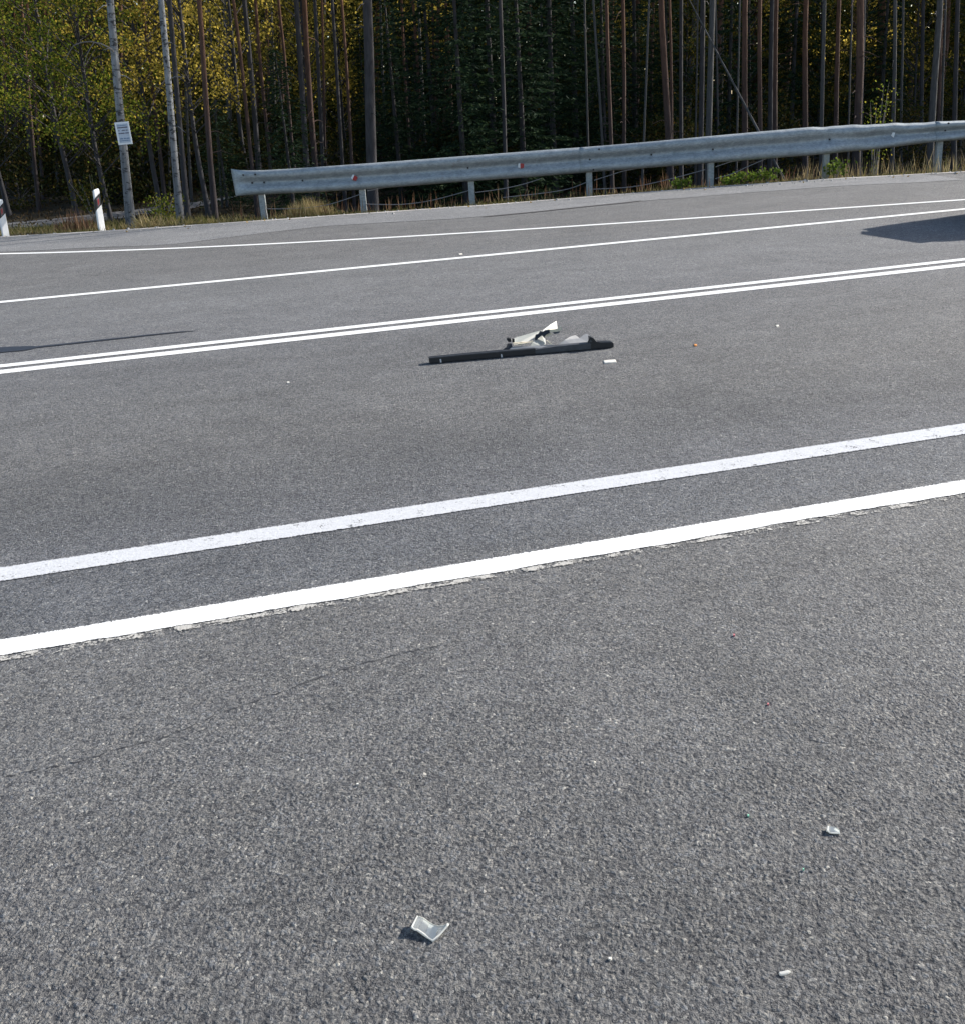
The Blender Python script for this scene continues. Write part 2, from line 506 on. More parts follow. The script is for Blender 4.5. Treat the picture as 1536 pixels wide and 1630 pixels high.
# one mesh: coarse to the horizon, finely meshed where the camera sees single stones
LU = np.array([math.cos(R(LANE)), math.sin(R(LANE))])
LN = np.array([-LU[1], LU[0]])
FS, FP = (-1.15, 2.95), (1.0, 3.12)            # fine patch, along and across the road
ns, npp = 1560, 860
gs, gp = np.meshgrid(np.linspace(*FS, ns), np.linspace(*FP, npp))
fine = gs[..., None] * LU + gp[..., None] * LN
fade = np.clip(np.minimum(np.minimum(gs - FS[0], FS[1] - gs) / .15, np.minimum((gp - FP[0]) / .15, (FP[1] - gp) / 1.1)), 0, 1)
fv = np.concatenate([fine.reshape(-1, 2), np.zeros((ns * npp, 1))], 1)
fi = np.arange(ns * npp).reshape(npp, ns)
fq = np.stack([fi[:-1, :-1], fi[:-1, 1:], fi[1:, 1:], fi[1:, :-1]], -1).reshape(-1, 4)
rx = np.concatenate([[-150, -60, -30, -15], np.linspace(ex[0], ex[-1], 40), [15, 30, 60, 150]])
cv, cq = [], []
def cquad(*P):
    n0 = len(cv)
    cv.extend([tuple(p) for p in P]); cq.append((n0, n0 + 1, n0 + 2, n0 + 3))
def sp_(a, b): return (a * LU[0] + b * LN[0], a * LU[1] + b * LN[1], 0.0)
S0, S1 = -90.0, 90.0
PM = 13.0                                       # straight strips up to here, then up to the far edge
strip = [(S0, S1, -40.0, FP[0]), (S0, FS[0], FP[0], FP[1]), (FS[1], S1, FP[0], FP[1])]
for a, b, c, d in strip: cquad(sp_(a, c), sp_(b, c), sp_(b, d), sp_(a, d))
far_x = [x for x in np.concatenate([[-80, -60, -30, -15], np.linspace(ex[0], ex[-1], 40), [15, 30, 60, 80]])]
def near_pt(x):                                 # on the strip's far border, below the far edge point at x
    k = FP[1] / LN[1]
    return (x, k + x * math.tan(R(LANE)), 0.0)
for a, b in zip(far_x[:-1], far_x[1:]):
    A, B = (a, max(float(edge_y(a)), near_pt(a)[1] + .5), 0.0), (b, max(float(edge_y(b)), near_pt(b)[1] + .5), 0.0)
    cquad(near_pt(a), near_pt(b), B, A)
    cquad(A, B, (B[0], B[1] + .02, -.06), (A[0], A[1] + .02, -.06))
V = np.concatenate([fv, np.array(cv)])
Q = np.concatenate([fq, np.array(cq) + len(fv)])
me = np_mesh('road', V, Q, M['asphalt'])
at_ = me.attributes.new('relief', 'FLOAT', 'POINT')
at_.data.foreach_set('value', np.concatenate([fade.ravel(), np.zeros(len(cv))]).astype('f'))
tag(link('road', me), kind='structure')

def sheet(name, near, far, z, mat):
    """a strip of ground between two polylines with equal counts"""
    mb = MB()
    n = len(near)
    mb.add([(p.x, p.y, z) for p in near] + [(p.x, p.y, z) for p in far], [(i, i + 1, n + i + 1, n + i) for i in range(n - 1)])
    return tag(mb.build(name, mat), kind='structure')

def resample(P, n):
    x = np.linspace(P[0].x, P[-1].x, n)
    return [Vector((a, float(np.interp(a, [p.x for p in P], [p.y for p in P])), 0)) for a in x]

SEAM = [G(*p) for p in ((-400, 411), (-60, 404), (0, 401), (280, 388.5), (500, 361), (768, 345), (1018, 320), (1300, 298), (1536, 286))]
seam = resample(SEAM, 60)
seam = [Vector((p.x, p.y + 0.03 * math.sin(p.x * 3.1) + 0.02 * math.sin(p.x * 8.3), 0)) for p in seam]
sheet('shoulder', seam, [Vector((p.x, float(edge_y(p.x)) - 0.002, 0)) for p in seam], 0.004, M['shoulder'])
# pale dusty rim of the asphalt
near = [Vector((x, float(edge_y(x)) - 0.16 - 0.03 * math.sin(x * 3.7) - 0.02 * math.sin(x * 9.1), 0)) for x in np.linspace(-12, 12, 110)]
sheet('shoulder_rim', near, [Vector((p.x, float(edge_y(p.x)) + 0.012, 0)) for p in near], 0.008, M['dust'])

def stripe(name, P, width, mat, label, ext=40.0, group=None):
    """road paint along a polyline, run on past the picture"""
    P = [Vector((p.x, p.y, 0)) for p in P]
    if ext:
        P = [P[0] + (P[0] - P[1]).normalized() * ext] + P + [P[-1] + (P[-1] - P[-2]).normalized() * ext]
    V, Fc, U = [], [], []
    s = 0.0
    for i, p in enumerate(P):
        d = (P[min(i + 1, len(P) - 1)] - P[max(i - 1, 0)]).normalized()
        nrm = Vector((-d.y, d.x, 0))
        if i: s += (p - P[i - 1]).length
        V += [p - nrm * width / 2 + Vector((0, 0, 0.004)), p + nrm * width / 2 + Vector((0, 0, 0.004))]
        U += [(s, 0), (s, 1)]
    for i in range(len(P) - 1): Fc.append((2 * i, 2 * i + 2, 2 * i + 3, 2 * i + 1))
    me = bpy.data.meshes.new(name)
    me.from_pydata(V, [], Fc)
    uv = me.uv_layers.new(name='UVMap')
    for lp in me.loops: uv.data[lp.index].uv = U[lp.vertex_index]
    me.materials.append(mat)
    o = link(name, me)
    return tag(o, label, kind='structure')

stripe('lane_line', [G(0, 915.5), G(1536, 683)], 0.165, M['paint_worn'], None)
stripe('edge_line', [G(0, 1037), G(1536, 778)], 0.19, M['paint_edge'], None)
stripe('centre_line', [G(0, 583.2), G(1536, 412.8)], 0.135, M['paint'], None)
stripe('centre_line', [G(0, 592.6), G(1536, 421.4)], 0.165, M['paint'], None)
stripe('lane_line', [G(0, 481), G(768, 407), G(1536, 332.5)], 0.16, M['paint'], None)
def smooth_curve(P, n=40):
    P = [Vector(p) for p in P]
    k = np.polyfit([p.x for p in P], [p.y for p in P], 3)
    return [Vector((x, float(np.polyval(k, x)), 0)) for x in np.linspace(P[0].x, P[-1].x, n)]
UP = smooth_curve([G(0, 404), G(170, 399), G(340, 392.5), G(560, 381.5), G(768, 369), G(1000, 353.5), G(1236, 338.6), G(1536, 317.5)])
stripe('turn_lane_line', UP, 0.15, M['paint'], None, ext=20)

# a cast shadow beside the double line, painted as a flat dark strip
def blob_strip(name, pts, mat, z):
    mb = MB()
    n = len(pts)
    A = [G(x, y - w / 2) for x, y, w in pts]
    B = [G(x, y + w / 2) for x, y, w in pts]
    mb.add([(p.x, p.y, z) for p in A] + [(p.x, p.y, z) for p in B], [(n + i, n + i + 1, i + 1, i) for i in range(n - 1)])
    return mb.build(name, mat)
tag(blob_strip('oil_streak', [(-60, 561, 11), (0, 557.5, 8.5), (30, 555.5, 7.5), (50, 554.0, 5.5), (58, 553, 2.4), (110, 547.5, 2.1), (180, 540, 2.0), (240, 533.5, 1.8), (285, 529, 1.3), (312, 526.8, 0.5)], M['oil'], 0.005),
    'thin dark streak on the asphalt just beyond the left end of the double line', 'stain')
tag(blob_strip('shoulder_crack', [(770, 345, 1.0), (850, 337.5, 1.2), (930, 329, 1.0), (1000, 322, 1.3), (1020, 319.5, 0.5)], M['seam'], 0.0085), kind='structure')
crack_px = [(-30, 1250), (0, 1238), (60, 1226), (130, 1212), (200, 1190), (250, 1178), (300, 1160), (345, 1138), (420, 1112), (500, 1082), (560, 1062), (640, 1041), (690, 1030), (730, 1021)]
cr = []
for i in range(150):
    x = -30 + 760 * i / 149
    y = float(np.interp(x, [c[0] for c in crack_px], [c[1] for c in crack_px])) + random.uniform(-1.2, 1.2)
    w = max(0.05, .85 * (0.8 + 1.0 * math.sin(i * .9) + random.uniform(-.5, .9)) * (1 if 8 < i < 140 else .4))
    cr.append((x, y, w))
tag(blob_strip('hairline_crack', cr, M['hair'], 0.0015), kind='structure')

# track into the wood on the left
tp = [(-14, 24.2, 2.6), (-9.6, 24.6, 2.4), (-8, 25.4, 2.2), (-6.5, 27.5, 2.0), (-5.8, 31, 1.8)]
mb = MB()
V = []
for x, y, w in tp: V += [(x, y - w / 2 * 0.5, gz(x, y - w / 4) + 0.03), (x, y + w / 2, gz(x, y + w / 2) + 0.03)]
mb.add(V, [(2 * i, 2 * i + 2, 2 * i + 3, 2 * i + 1) for i in range(len(tp) - 1)])
tag(mb.build('path', M['track']), kind='structure')

# ------------------------------------------------------------------ guardrail
POSTS_PX = [(421, 347), (580, 337), (752, 324), (938, 309.5), (1131, 297), (1314, 283.5), (1493, 270)]
POSTS = []
for px, py in POSTS_PX:
    p = G(px, py, -0.03)
    POSTS.append(Vector((p.x, max(p.y, float(edge_y(p.x)) + 0.16), -0.03)))
p = POSTS[-1]
POSTS += [p + Vector((2.0, 0.3, 0)), p + Vector((4.0, 0.6, 0))]
pxs = [p.x for p in POSTS]
pys = [p.y for p in POSTS]
def rail_y(x): return float(np.interp(x, pxs, pys)) - 0.075

rail = empty('guardrail', (POSTS[3].x, POSTS[3].y, -0.03))
tag(rail, 'dented grey corrugated steel guardrail along the far side of the road', 'guardrail')
RO = rail.location.copy()
ST = [(366, 268.5, 312), (376, 270, 311.5), (392, 271, 310.5), (421, 270.5, 309), (480, 267, 306.5), (580, 260, 301), (660, 254, 295), (752, 247, 287.5), (850, 239.5, 281), (938, 233, 273.5), (1040, 224.5, 266), (1131, 216, 258.5), (1220, 208, 252), (1290, 202, 246.5), (1345, 199.5, 241), (1380, 197.5, 238), (1440, 195.5, 231), (1490, 193.5, 225), (1536, 191, 221), (1640, 182, 214), (1760, 172, 205)]
sx = [s[0] for s in ST]
PROF = [(0, .012), (.03, .04), (.08, .068), (.14, .080), (.24, .080), (.31, .066), (.38, .035), (.44, .012), (.5, .004), (.56, .012), (.62, .035), (.69, .066), (.76, .080), (.86, .080), (.92, .068), (.97, .04), (1, .012)]
def solve_x(px, py):
    """the point of the rail's own curve seen at this pixel"""
    Y = 19.4
    for _ in range(8):
        q = at(px, py, Y)
        Y = rail_y(q.x)
    return at(px, py, Y)
def beam(px0, px1, back=0.0):
    n = max(8, int((px1 - px0) / 7))
    V, Fc = [], []
    for i in range(n + 1):
        px = px0 + (px1 - px0) * i / n
        a = solve_x(px, np.interp(px, sx, [s[1] for s in ST]))
        b = solve_x(px + (8 if px < 376 else 0) * max(0, (376 - px) / 10), np.interp(px, sx, [s[2] for s in ST]))
        flat = min(1.0, max(0.08, (px - 372) / 34))
        hurt = min(1.0, max(0.0, (px - 1240) / 80)) * (1 - 0.6 * min(1, max(0, (px - 1480) / 40)))
        flare = 0.10 * max(0, (392 - px) / 26) ** 2
        for k, (t, o) in enumerate(PROF):
            q = a.lerp(b, t)
            o = o * flat + back
            w1 = math.sin(px * 0.085 + t * 3) * 0.012 + math.sin(px * 0.19 + 1) * 0.006
            q.z += hurt * w1 * (1 - t) * .6
            o += hurt * (math.sin(px * 0.06 + 5 * t) * 0.014 + 0.05 * (t - 0.5))
            o += 0.003 * math.sin(px * 0.05 + t * 7)
            q.y += -o + flare
            V.append(q)
    m = len(PROF)
    for i in range(n):
        for k in range(m - 1):
            Fc.append((i * m + k, i * m + k + 1, (i + 1) * m + k + 1, (i + 1) * m + k))
    mb = MB()
    mb.add(V, Fc, True)
    o = mb.build('beam', M['galv'], rail, RO)
    s = o.modifiers.new('solid', 'SOLIDIFY')
    s.thickness = 0.004
    s.offset = 0
    return o
beam(366, 941, -0.007)
beam(922, 1497)
beam(1488, 1760, 0.007)
for i, p in enumerate(POSTS):
    # a folded channel: web towards the road, two flanges going back
    zt = 0.66 if i != 6 else 0.72
    mb = MB()
    h = zt + 0.25
    zc = zt - h / 2
    mb.box((p.x, p.y, zc), (0.105, 0.006, h))
    for s in (-1, 1):
        mb.box((p.x + s * 0.0505, p.y + 0.043, zc), (0.005, 0.08, h))
        mb.box((p.x + s * 0.0365, p.y + 0.0835, zc), (0.023, 0.005, h))
    mb.build('post', M['galv'], rail, RO, bevel=0.0015)
    mb = MB()
    mb.box((p.x, p.y - 0.037, 0.60), (0.05, 0.066, 0.10))
    mb.build('bracket', M['galv'], rail, RO, bevel=0.004)
def railpt(px, t):
    a = solve_x(px, np.interp(px, sx, [s[1] for s in ST]))
    b = solve_x(px, np.interp(px, sx, [s[2] for s in ST]))
    q = a.lerp(b, t)
    q.y -= float(np.interp(t, [k[0] for k in PROF], [k[1] for k in PROF]))
    return q
for px, t in ((402, .5), (421, .5), (482, .5), (745, .47), (938, .5), (952, .12), (1036, .5), (1134, .5), (1320, .48), (1504, .46), (389, .17), (408, .15), (1507, .1), (943, .9)):
    q = railpt(px, t)
    mb = MB()
    mb.tube([q + Vector((0, 0.005, 0)), q + Vector((0, -0.016, 0))], 0.017, 6)
    mb.build('bolt', M['dark'], rail, RO)
for px, t, rot, col in ((565, .52, .5, 'rw'), (829, .53, 0.0, 'rw'), (1423, .5, 0.25, 'w')):
    q = railpt(px, t) + Vector((0, -0.012, 0))
    mb = MB()
    m3 = Matrix.Rotation(rot, 3, 'Y')
    # a small wedge shaped reflector, white side to the left and red side to the right
    zt, zb, d = 0.044, -0.044, 0.05
    Lw = [m3 @ Vector(v) + q for v in ((-0.058, 0, zb * .5), (-0.02, -d, zb), (-0.02, -d, zt), (-0.050, 0, zt * .9), (0.0, 0, zb), (0.0, 0, zt))]
    mb.add(Lw, [(0, 1, 2, 3), (1, 4, 5, 2), (0, 4, 1), (3, 2, 5), (0, 3, 5, 4)])
    holder = mb.build('reflector', M['white_plastic'], rail, RO)
    if col == 'rw':
        mb = MB()
        Rw = [m3 @ Vector(v) + q for v in ((-0.016, -d * 0.98, zb), (0.045, -0.035, zb * .8), (0.052, -0.035, zt * .7), (-0.016, -d * 0.98, zt), (0.004, 0.0, zb * .9), (0.004, 0.0, zt * .9))]
        mb.add(Rw, [(0, 1, 2, 3), (1, 4, 5, 2), (0, 4, 1), (3, 2, 5)])
        mb.build('lens', M['red'], holder, RO)

# loose wire ropes sagging between the posts
WIRES = [((425, 332), (470, 331.5), (522, 325.5), (576, 308), 'loose wire rising rightward from the first post at the guardrail free end'),
         ((585, 324.5), (640, 325), (690, 318), (746, 303), 'loose wire sagging between the second and third guardrail posts from the free end'),
         ((585, 303.5), (596, 301.5), (606, 299.5), (640, 294), 'short loose wire tucked up under the rail, right of the second post'),
         ((757, 306), (800, 300), (835, 292), (860, 284), 'loose wire slanting up under the rail, right of the third post'),
         ((800, 314), (868, 306.5), (905, 300), (932, 290), 'loose wire rising to the left face of the post below the beam joint'),
         ((943, 300.8), (1005, 297), (1060, 286), (1122, 269.5), 'long loose wire from the post below the beam joint to the next post right'),
         ((945, 286.5), (975, 277), (995, 271), (1040, 264), 'short loose wire slanting up under the rail right of the beam joint'),
         ((1138, 284), (1165, 276), (1190, 264.5), (1222, 251), 'loose wire rising steeply to the rail above the bright green plants'),
         ((1139, 265), (1152, 260.5), (1166, 256.5), (1200, 252), 'short loose wire under the rail above the left end of the green plants')]
for w in WIRES:
    P = [at(x, y, rail_y(at(x, y, 19.7).x) + 0.07) for x, y in w[:4]]
    C = []
    for i in range(13):                # a smooth curve through the four points
        u = i / 12 * 3
        k = min(2, int(u)); f = u - k
        p0, p1, p2, p3 = P[max(0, k - 1)], P[k], P[k + 1], P[min(3, k + 2)]
        C.append(0.5 * ((2 * p1) + (p2 - p0) * f + (2 * p0 - 5 * p1 + 4 * p2 - p3) * f * f + (3 * p1 - p0 - 3 * p2 + p3) * f ** 3))
    mb = MB()
    mb.tube(C, 0.0075, 6)
    tag(mb.build('wire_rope', M['steel_rope']), w[4], 'wire', 'loose wires strung under the guardrail')

# ------------------------------------------------------------------ roadside marker posts
def marker(px, py, ptop, label, tilt):
    b = G(px, py, -0.02)
    b.y = max(b.y, float(edge_y(b.x)) + 0.05)
    b.z = -0.02
    H_ = at(px, ptop, b.y).z + 0.02
    root = empty('marker_post', b)
    root.rotation_euler = (0, tilt, 0)
    tag(root, label, 'marker post', 'marker posts beside the road')
    sec = [(-0.058, 0.012), (-0.052, -0.022), (-0.030, -0.052), (-0.022, -0.055), (-0.012, -0.050), (0.052, 0.030), (0.054, 0.042), (0.046, 0.05), (-0.05, 0.05), (-0.058, 0.042)]
    k = len(sec)
    def ring(z, sc, slant=0.0, grow=0.0):
        out = []
        for x, y in sec:
            l = math.hypot(x, y)
            out.append(Vector((x * sc * (1 + grow / l), y * sc * (1 + grow / l), z + slant * x)))
        return out
    mb = MB()
    levels = [(-0.25, 1.04, 0), (0.0, 1.0, 0), (H_ - 0.13, 0.93, 0), (H_ - 0.035, 0.92, 0.12), (H_ - 0.012, 0.84, 0.2), (H_, 0.6, 0.2)]
    V = []
    for z, sc, sl in levels: V += ring(z, sc, sl)
    Fc = [(i * k + j, i * k + (j + 1) % k, (i + 1) * k + (j + 1) % k, (i + 1) * k + j) for i in range(len(levels) - 1) for j in range(k)]
    Fc += [tuple(range((len(levels) - 1) * k, len(levels) * k))]
    mb.add(V, Fc)
    mb.build('post_body', M['white_plastic'], root, bevel=0.004)
    mb = MB()
    z0, z1 = H_ * 0.53, H_ * 0.815
    A, B = ring(z0, 0.957, 1.15, 0.0025), ring(z1, 0.945, 1.15, 0.0025)
    mb.add(A + B, [(j, (j + 1) % k, k + (j + 1) % k, k + j) for j in range(k)])
    mb.build('black_band', M['black_plastic'], root)
    a, c = Vector((-0.012, -0.050, 0)) * 0.95, Vector((0.052, 0.030, 0)) * 0.95
    d = (c - a).normalized()
    nn = Vector((d.y, -d.x, 0))
    for nm, mt, half, zz, th in (('reflector_frame', 'frame', 0.024, (H_ * 0.60, H_ * 0.79), 0.006), ('reflector', 'red', 0.015, (H_ * 0.63, H_ * 0.765), 0.009)):
        mid = (a + c) / 2 - d * 0.004
        mb = MB()
        pts = [mid - d * half + Vector((0, 0, zz[0] - 0.02)), mid + d * half + Vector((0, 0, zz[0] + 0.02)), mid + d * half + Vector((0, 0, zz[1] + 0.012)), mid - d * half + Vector((0, 0, zz[1] - 0.012))]
        mb.prism([p + nn * 0.001 for p in pts], nn * th)
        mb.build(nm, M[mt], root)
marker(162, 366, 300, 'white marker post with black band and red reflector left of the birch with the notice', 0.03)
marker(9, 376.5, 317, 'white marker post with black band and red reflector, at the left photo edge', 0.03)

# ------------------------------------------------------------------ broken bumper on the lane
b0, b1 = G(684, 579.5), G(974, 554)
e_ = (b1 - b0).normalized()
n_ = Vector((-e_.y, e_.x, 0))
bump_root = empty('broken_bumper', b0)
tag(bump_root, 'broken car bumper: long black strip with torn pale panels, lying in the near lane', 'car part')
def W(px, py, k=0.0):
    """point of the upright plane k metres behind the strip's front face"""
    d = ray(px, py)
    o = b0 + n_ * k
    t = (o - Vector((0, 0, EYE))).dot(n_) / d.dot(n_)
    return Vector((0, 0, EYE)) + d * t
def plate(name, pts, mat, thick=0.004, parent=None, bevel=0.0):
    mb = MB()
    P = [W(*p) for p in pts]
    P = [Vector((p.x, p.y, max(p.z, 0.004))) for p in P]
    mb.prism(P, n_ * thick)
    return mb.build(name, M[mat], parent or bump_root, b0, bevel)
plate('strip', [(683.3, 569.8), (684.5, 579.6), (740, 575.2), (798, 571.3), (852, 566.2), (852, 554.6), (798, 558.9), (740, 564.2)], 'black_plastic', 0.055, bevel=0.002)
plate('moulding', [(852, 556.2), (852, 564.8), (912, 559.2), (940, 556.8), (940, 546.0), (934.5, 546.6), (912, 548.4), (887, 551)], 'grey_plastic', 0.05, bevel=0.002)
plate('lower_lip', [(852, 563.2, -0.006), (852, 566.8, -0.006), (912, 561.2, -0.006), (940, 558.6, -0.006), (940, 555.4, -0.006), (912, 557.9, -0.006)], 'black_plastic', 0.02)
plate('end_block', [(939, 546.5), (939, 558.0), (968, 556), (975.2, 555.2), (976.6, 553), (976.4, 546.2), (974, 544.2), (957, 544.6), (949, 543.4), (944, 537.4), (938.6, 536.2)], 'black_plastic', 0.06, bevel=0.003)
plate('bracket', [(934.4, 545.2, -0.002), (938.5, 536.8, -0.002), (943.5, 538.2, -0.002), (946, 545, -0.002)], 'black_plastic', 0.006)
plate('bracket', [(937.0, 544.2, -0.005), (939.4, 540.4, -0.005), (942.6, 544.0, -0.005)], 'grey_plastic', 0.004)
M['dull_wing'] = plain('dull_grey_wing', (0.19, 0.195, 0.20), 0.5, 0.4, vary=0.1)
plate('wing', [(886, 550, .04), (898, 541, .09), (907, 535.7, .13), (915.8, 533.2, .16), (922, 538, .15), (932, 530.7, .20), (941, 535, .18), (936, 545, .12), (912, 549, .06)], 'dull_wing', 0.004)
plate('clip', [(700.4, 571.5, -0.003), (701.2, 578.2, -0.003), (703.6, 578, -0.003), (702.6, 571.3, -0.003)], 'silver', 0.004)
plate('clip', [(796.8, 563.6, -0.003), (797.4, 570.2, -0.003), (800, 570, -0.003), (798.6, 563.4, -0.003)], 'silver', 0.004)
plate('lip', [(683.3, 569.3, -0.003), (683.5, 570.8, -0.003), (740, 565.4, -0.003), (798, 560.2, -0.003), (850, 555.7, -0.003), (850, 554.2, -0.003), (798, 558.5, -0.003), (740, 563.8, -0.003)], 'grey_plastic', 0.01)
plate('panel', [(813, 539.8, .12), (826, 535.6, .18), (846, 529.8, .26), (862.5, 525.2, .32), (857.5, 531.5, .27), (853, 536.5, .23), (849.7, 542, .19), (845, 545, .16), (834, 546.5, .12), (818, 549, .07)], 'car_paint', 0.006)
plate('torn_edge', [(816, 545.4, .075), (818, 549.5, .06), (823, 547.2, .06), (828, 550, .06), (833, 546.6, .06), (836, 548.6, .06), (841, 545, .065), (846, 545.8, .065), (848, 542.4, .075), (838, 544.4, .075), (830, 544.2, .075), (824, 545.2, .075)], 'torn', 0.014)
plate('panel', [(863.3, 525.6, .16), (874, 517.4, .23), (885.2, 510.6, .30), (886.6, 522.8, .26), (874.5, 525.6, .19), (863.6, 530, .14)], 'car_paint', 0.006)
plate('torn_edge', [(874, 524.6, .135), (874.6, 528.6, .13), (884, 528, .13), (892.5, 526.6, .13), (894, 521.8, .135), (892, 519.8, .14), (890, 522.6, .135), (882, 524.2, .135)], 'torn', 0.02)
plate('torn_edge', [(867, 534.6, .12), (870, 532, .125), (876, 530.2, .125), (879, 531.2, .125), (876, 533.6, .12), (869, 536.2, .12)], 'torn', 0.014)
plate('inner_bracket', [(851, 539, .115), (853, 533, .125), (857, 532, .125), (860, 527, .135), (864, 528.5, .135), (868, 526, .135), (874, 525.2, .13), (874.6, 529.4, .12), (868, 532.8, .115), (866, 537.5, .11), (862, 533, .115), (857, 537.5, .11), (852, 542.5, .105)], 'black_plastic', 0.02)
plate('inner_bracket', [(880, 529, .13), (891, 527, .13), (889, 530, .125), (882, 531.5, .125)], 'grey_plastic', 0.02)
plate('panel', [(843, 550.8, .055), (847, 545, .08), (855, 539, .125), (862, 534, .165), (867.5, 539.6, .15), (868, 548, .10), (857, 549.8, .07)], 'car_paint', 0.005)
plate('strut', [(868.6, 541.4, .075), (871, 542, .075), (880, 549.4, .06), (877, 549.8, .06)], 'torn', 0.008)
plate('rubber_buffer', [(806.5, 540.2, .09), (809, 538, .095), (813.4, 538.6, .095), (813.6, 544, .085), (809, 544.6, .085)], 'rubber', 0.035, bevel=0.004)
plate('rubber_buffer', [(815, 539.6, .088), (818.4, 539.2, .088), (818.6, 544.4, .085), (815.6, 544.8, .085)], 'rubber', 0.02)
plate('inner_bracket', [(799, 557.6, .05), (806, 553.6, .055), (808, 547.6, .07), (814, 546.8, .075), (815.5, 552.6, .06), (820, 556, .05)], 'black_plastic', 0.02)
plate('ledge', [(808, 557.8, .03), (816, 551.8, .055), (845, 550.6, .055), (880, 548.6, .055), (886, 550.2, .05), (862, 553.4, .03)], 'dull_wing', 0.006)

def chip(name, outline, z, h, mat, label, cat, group=None):
    """a flat fragment on the road: outline on the ground, its own thickness"""
    mb = MB()
    P = [G(x, y) for x, y in outline]
    if 'crumb' in label:
        m = sum(P, Vector()) / len(P)
        P = [m + (p - m) * .72 for p in P]
    if (P[1] - P[0]).cross(P[2] - P[0]).z < 0: P.reverse()
    c = sum(P, Vector()) / len(P)
    P2 = [c + (p - c) * 0.9 + Vector((0, 0, h)) for p in P]
    n = len(P)
    Z = Vector((0, 0, z))
    mb.add([p + Z for p in P] + P2, [tuple(range(n, 2 * n))] + [(i, (i + 1) % n, n + (i + 1) % n, n + i) for i in range(n)])
    return tag(mb.build(name, M[mat]), label, cat, group)
chip('plastic_chip', [(959.5, 575), (961.5, 579), (971, 578.2), (981, 577), (979.5, 573.2), (969, 573.8)], 0.001, 0.007, 'chip_white', 'flat cream plastic chip lying just in front of the bumper right end', 'fragment')
chip('plastic_chip', [(1104.5, 548.5), (1105, 551.5), (1108.5, 551.3), (1109, 549)], 0.001, 0.007, 'chip_orange', 'tiny orange plastic chip on the lane to the right of the bumper', 'fragment')
chip('plastic_chip', [(1234.5, 518.5), (1236, 520.8), (1240, 520), (1239, 517.8)], 0.001, 0.007, 'chip_white', 'tiny white chip on the near lane, close below the right part of the double line', 'fragment')
chip('plastic_chip', [(730.5, 404.5), (732, 406), (737, 405.2), (735.5, 403.8)], 0.005, 0.010, 'chip_white', 'tiny white chip just beyond the far thin white line', 'fragment')
chip('plastic_chip', [(457, 608.5), (458, 610.6), (462, 610.2), (461, 608)], 0.001, 0.006, 'chip_white', 'tiny white chip on the lane left of the bumper', 'fragment')
chip('plastic_chip', [(566.5, 1249.5), (568.5, 1252), (573, 1251), (572, 1248.2)], 0.001, 0.005, 'chip_white', 'tiny white crumb alone on bare asphalt below the near edge line', 'fragment')
chip('plastic_chip', [(966.5, 1526.5), (967.5, 1530.5), (972, 1531.5), (975, 1528.5), (973, 1525.5)], 0.001, 0.005, 'chip_white', 'tiny white crumb between the clear glass shard and the white sliver', 'fragment')
chip('plastic_chip', [(1166, 1011), (1166.5, 1014.6), (1170.2, 1014.4), (1170, 1011)], 0.001, 0.006, 'chip_red', 'pink crumb, the nearest coloured one below the near edge line', 'fragment')
chip('plastic_chip', [(1220, 1121), (1220.6, 1124.4), (1224.4, 1124.2), (1224, 1121)], 0.001, 0.005, 'chip_red', 'red crumb on asphalt in the right half, above both green crumbs', 'fragment')
chip('plastic_chip', [(1188.5, 1298.5), (1189, 1302.4), (1193, 1302), (1192.6, 1298.5)], 0.001, 0.005, 'chip_green', 'green crumb, the one farther left of the small curled glass chip', 'fragment')
chip('plastic_chip', [(1276.5, 1384.5), (1277, 1388), (1280.4, 1387.6), (1280, 1384.5)], 0.001, 0.005, 'chip_green', 'green crumb below and left of the small curled glass chip', 'fragment')

# ------------------------------------------------------------------ glass
t = NT('clear_glass', 0.15, 0.5, 0.0, (0.80, 0.82, 0.80))
tr = t.n('ShaderNodeBsdfTransparent')
tr.inputs[0].default_value = (0.95, 0.97, 0.95, 1)
mx = t.n('ShaderNodeMixShader')
fr = t.n('ShaderNodeFresnel')
fr.inputs[0].default_value = 1.5
t.l(t.math('ADD', fr.outputs[0], 0.15), mx.inputs[0])
t.l(tr.outputs[0], mx.inputs[1])
t.l(t.b.outputs[0], mx.inputs[2])
t.l(mx.outputs[0], t.t.nodes['Material Output'].inputs[0])
M['glass'] = t.m
M['glass_rim'] = leafmat('frosted_glass_edge', [(0.86, 0.85, 0.79), (0.92, 0.91, 0.87)], 0.55)

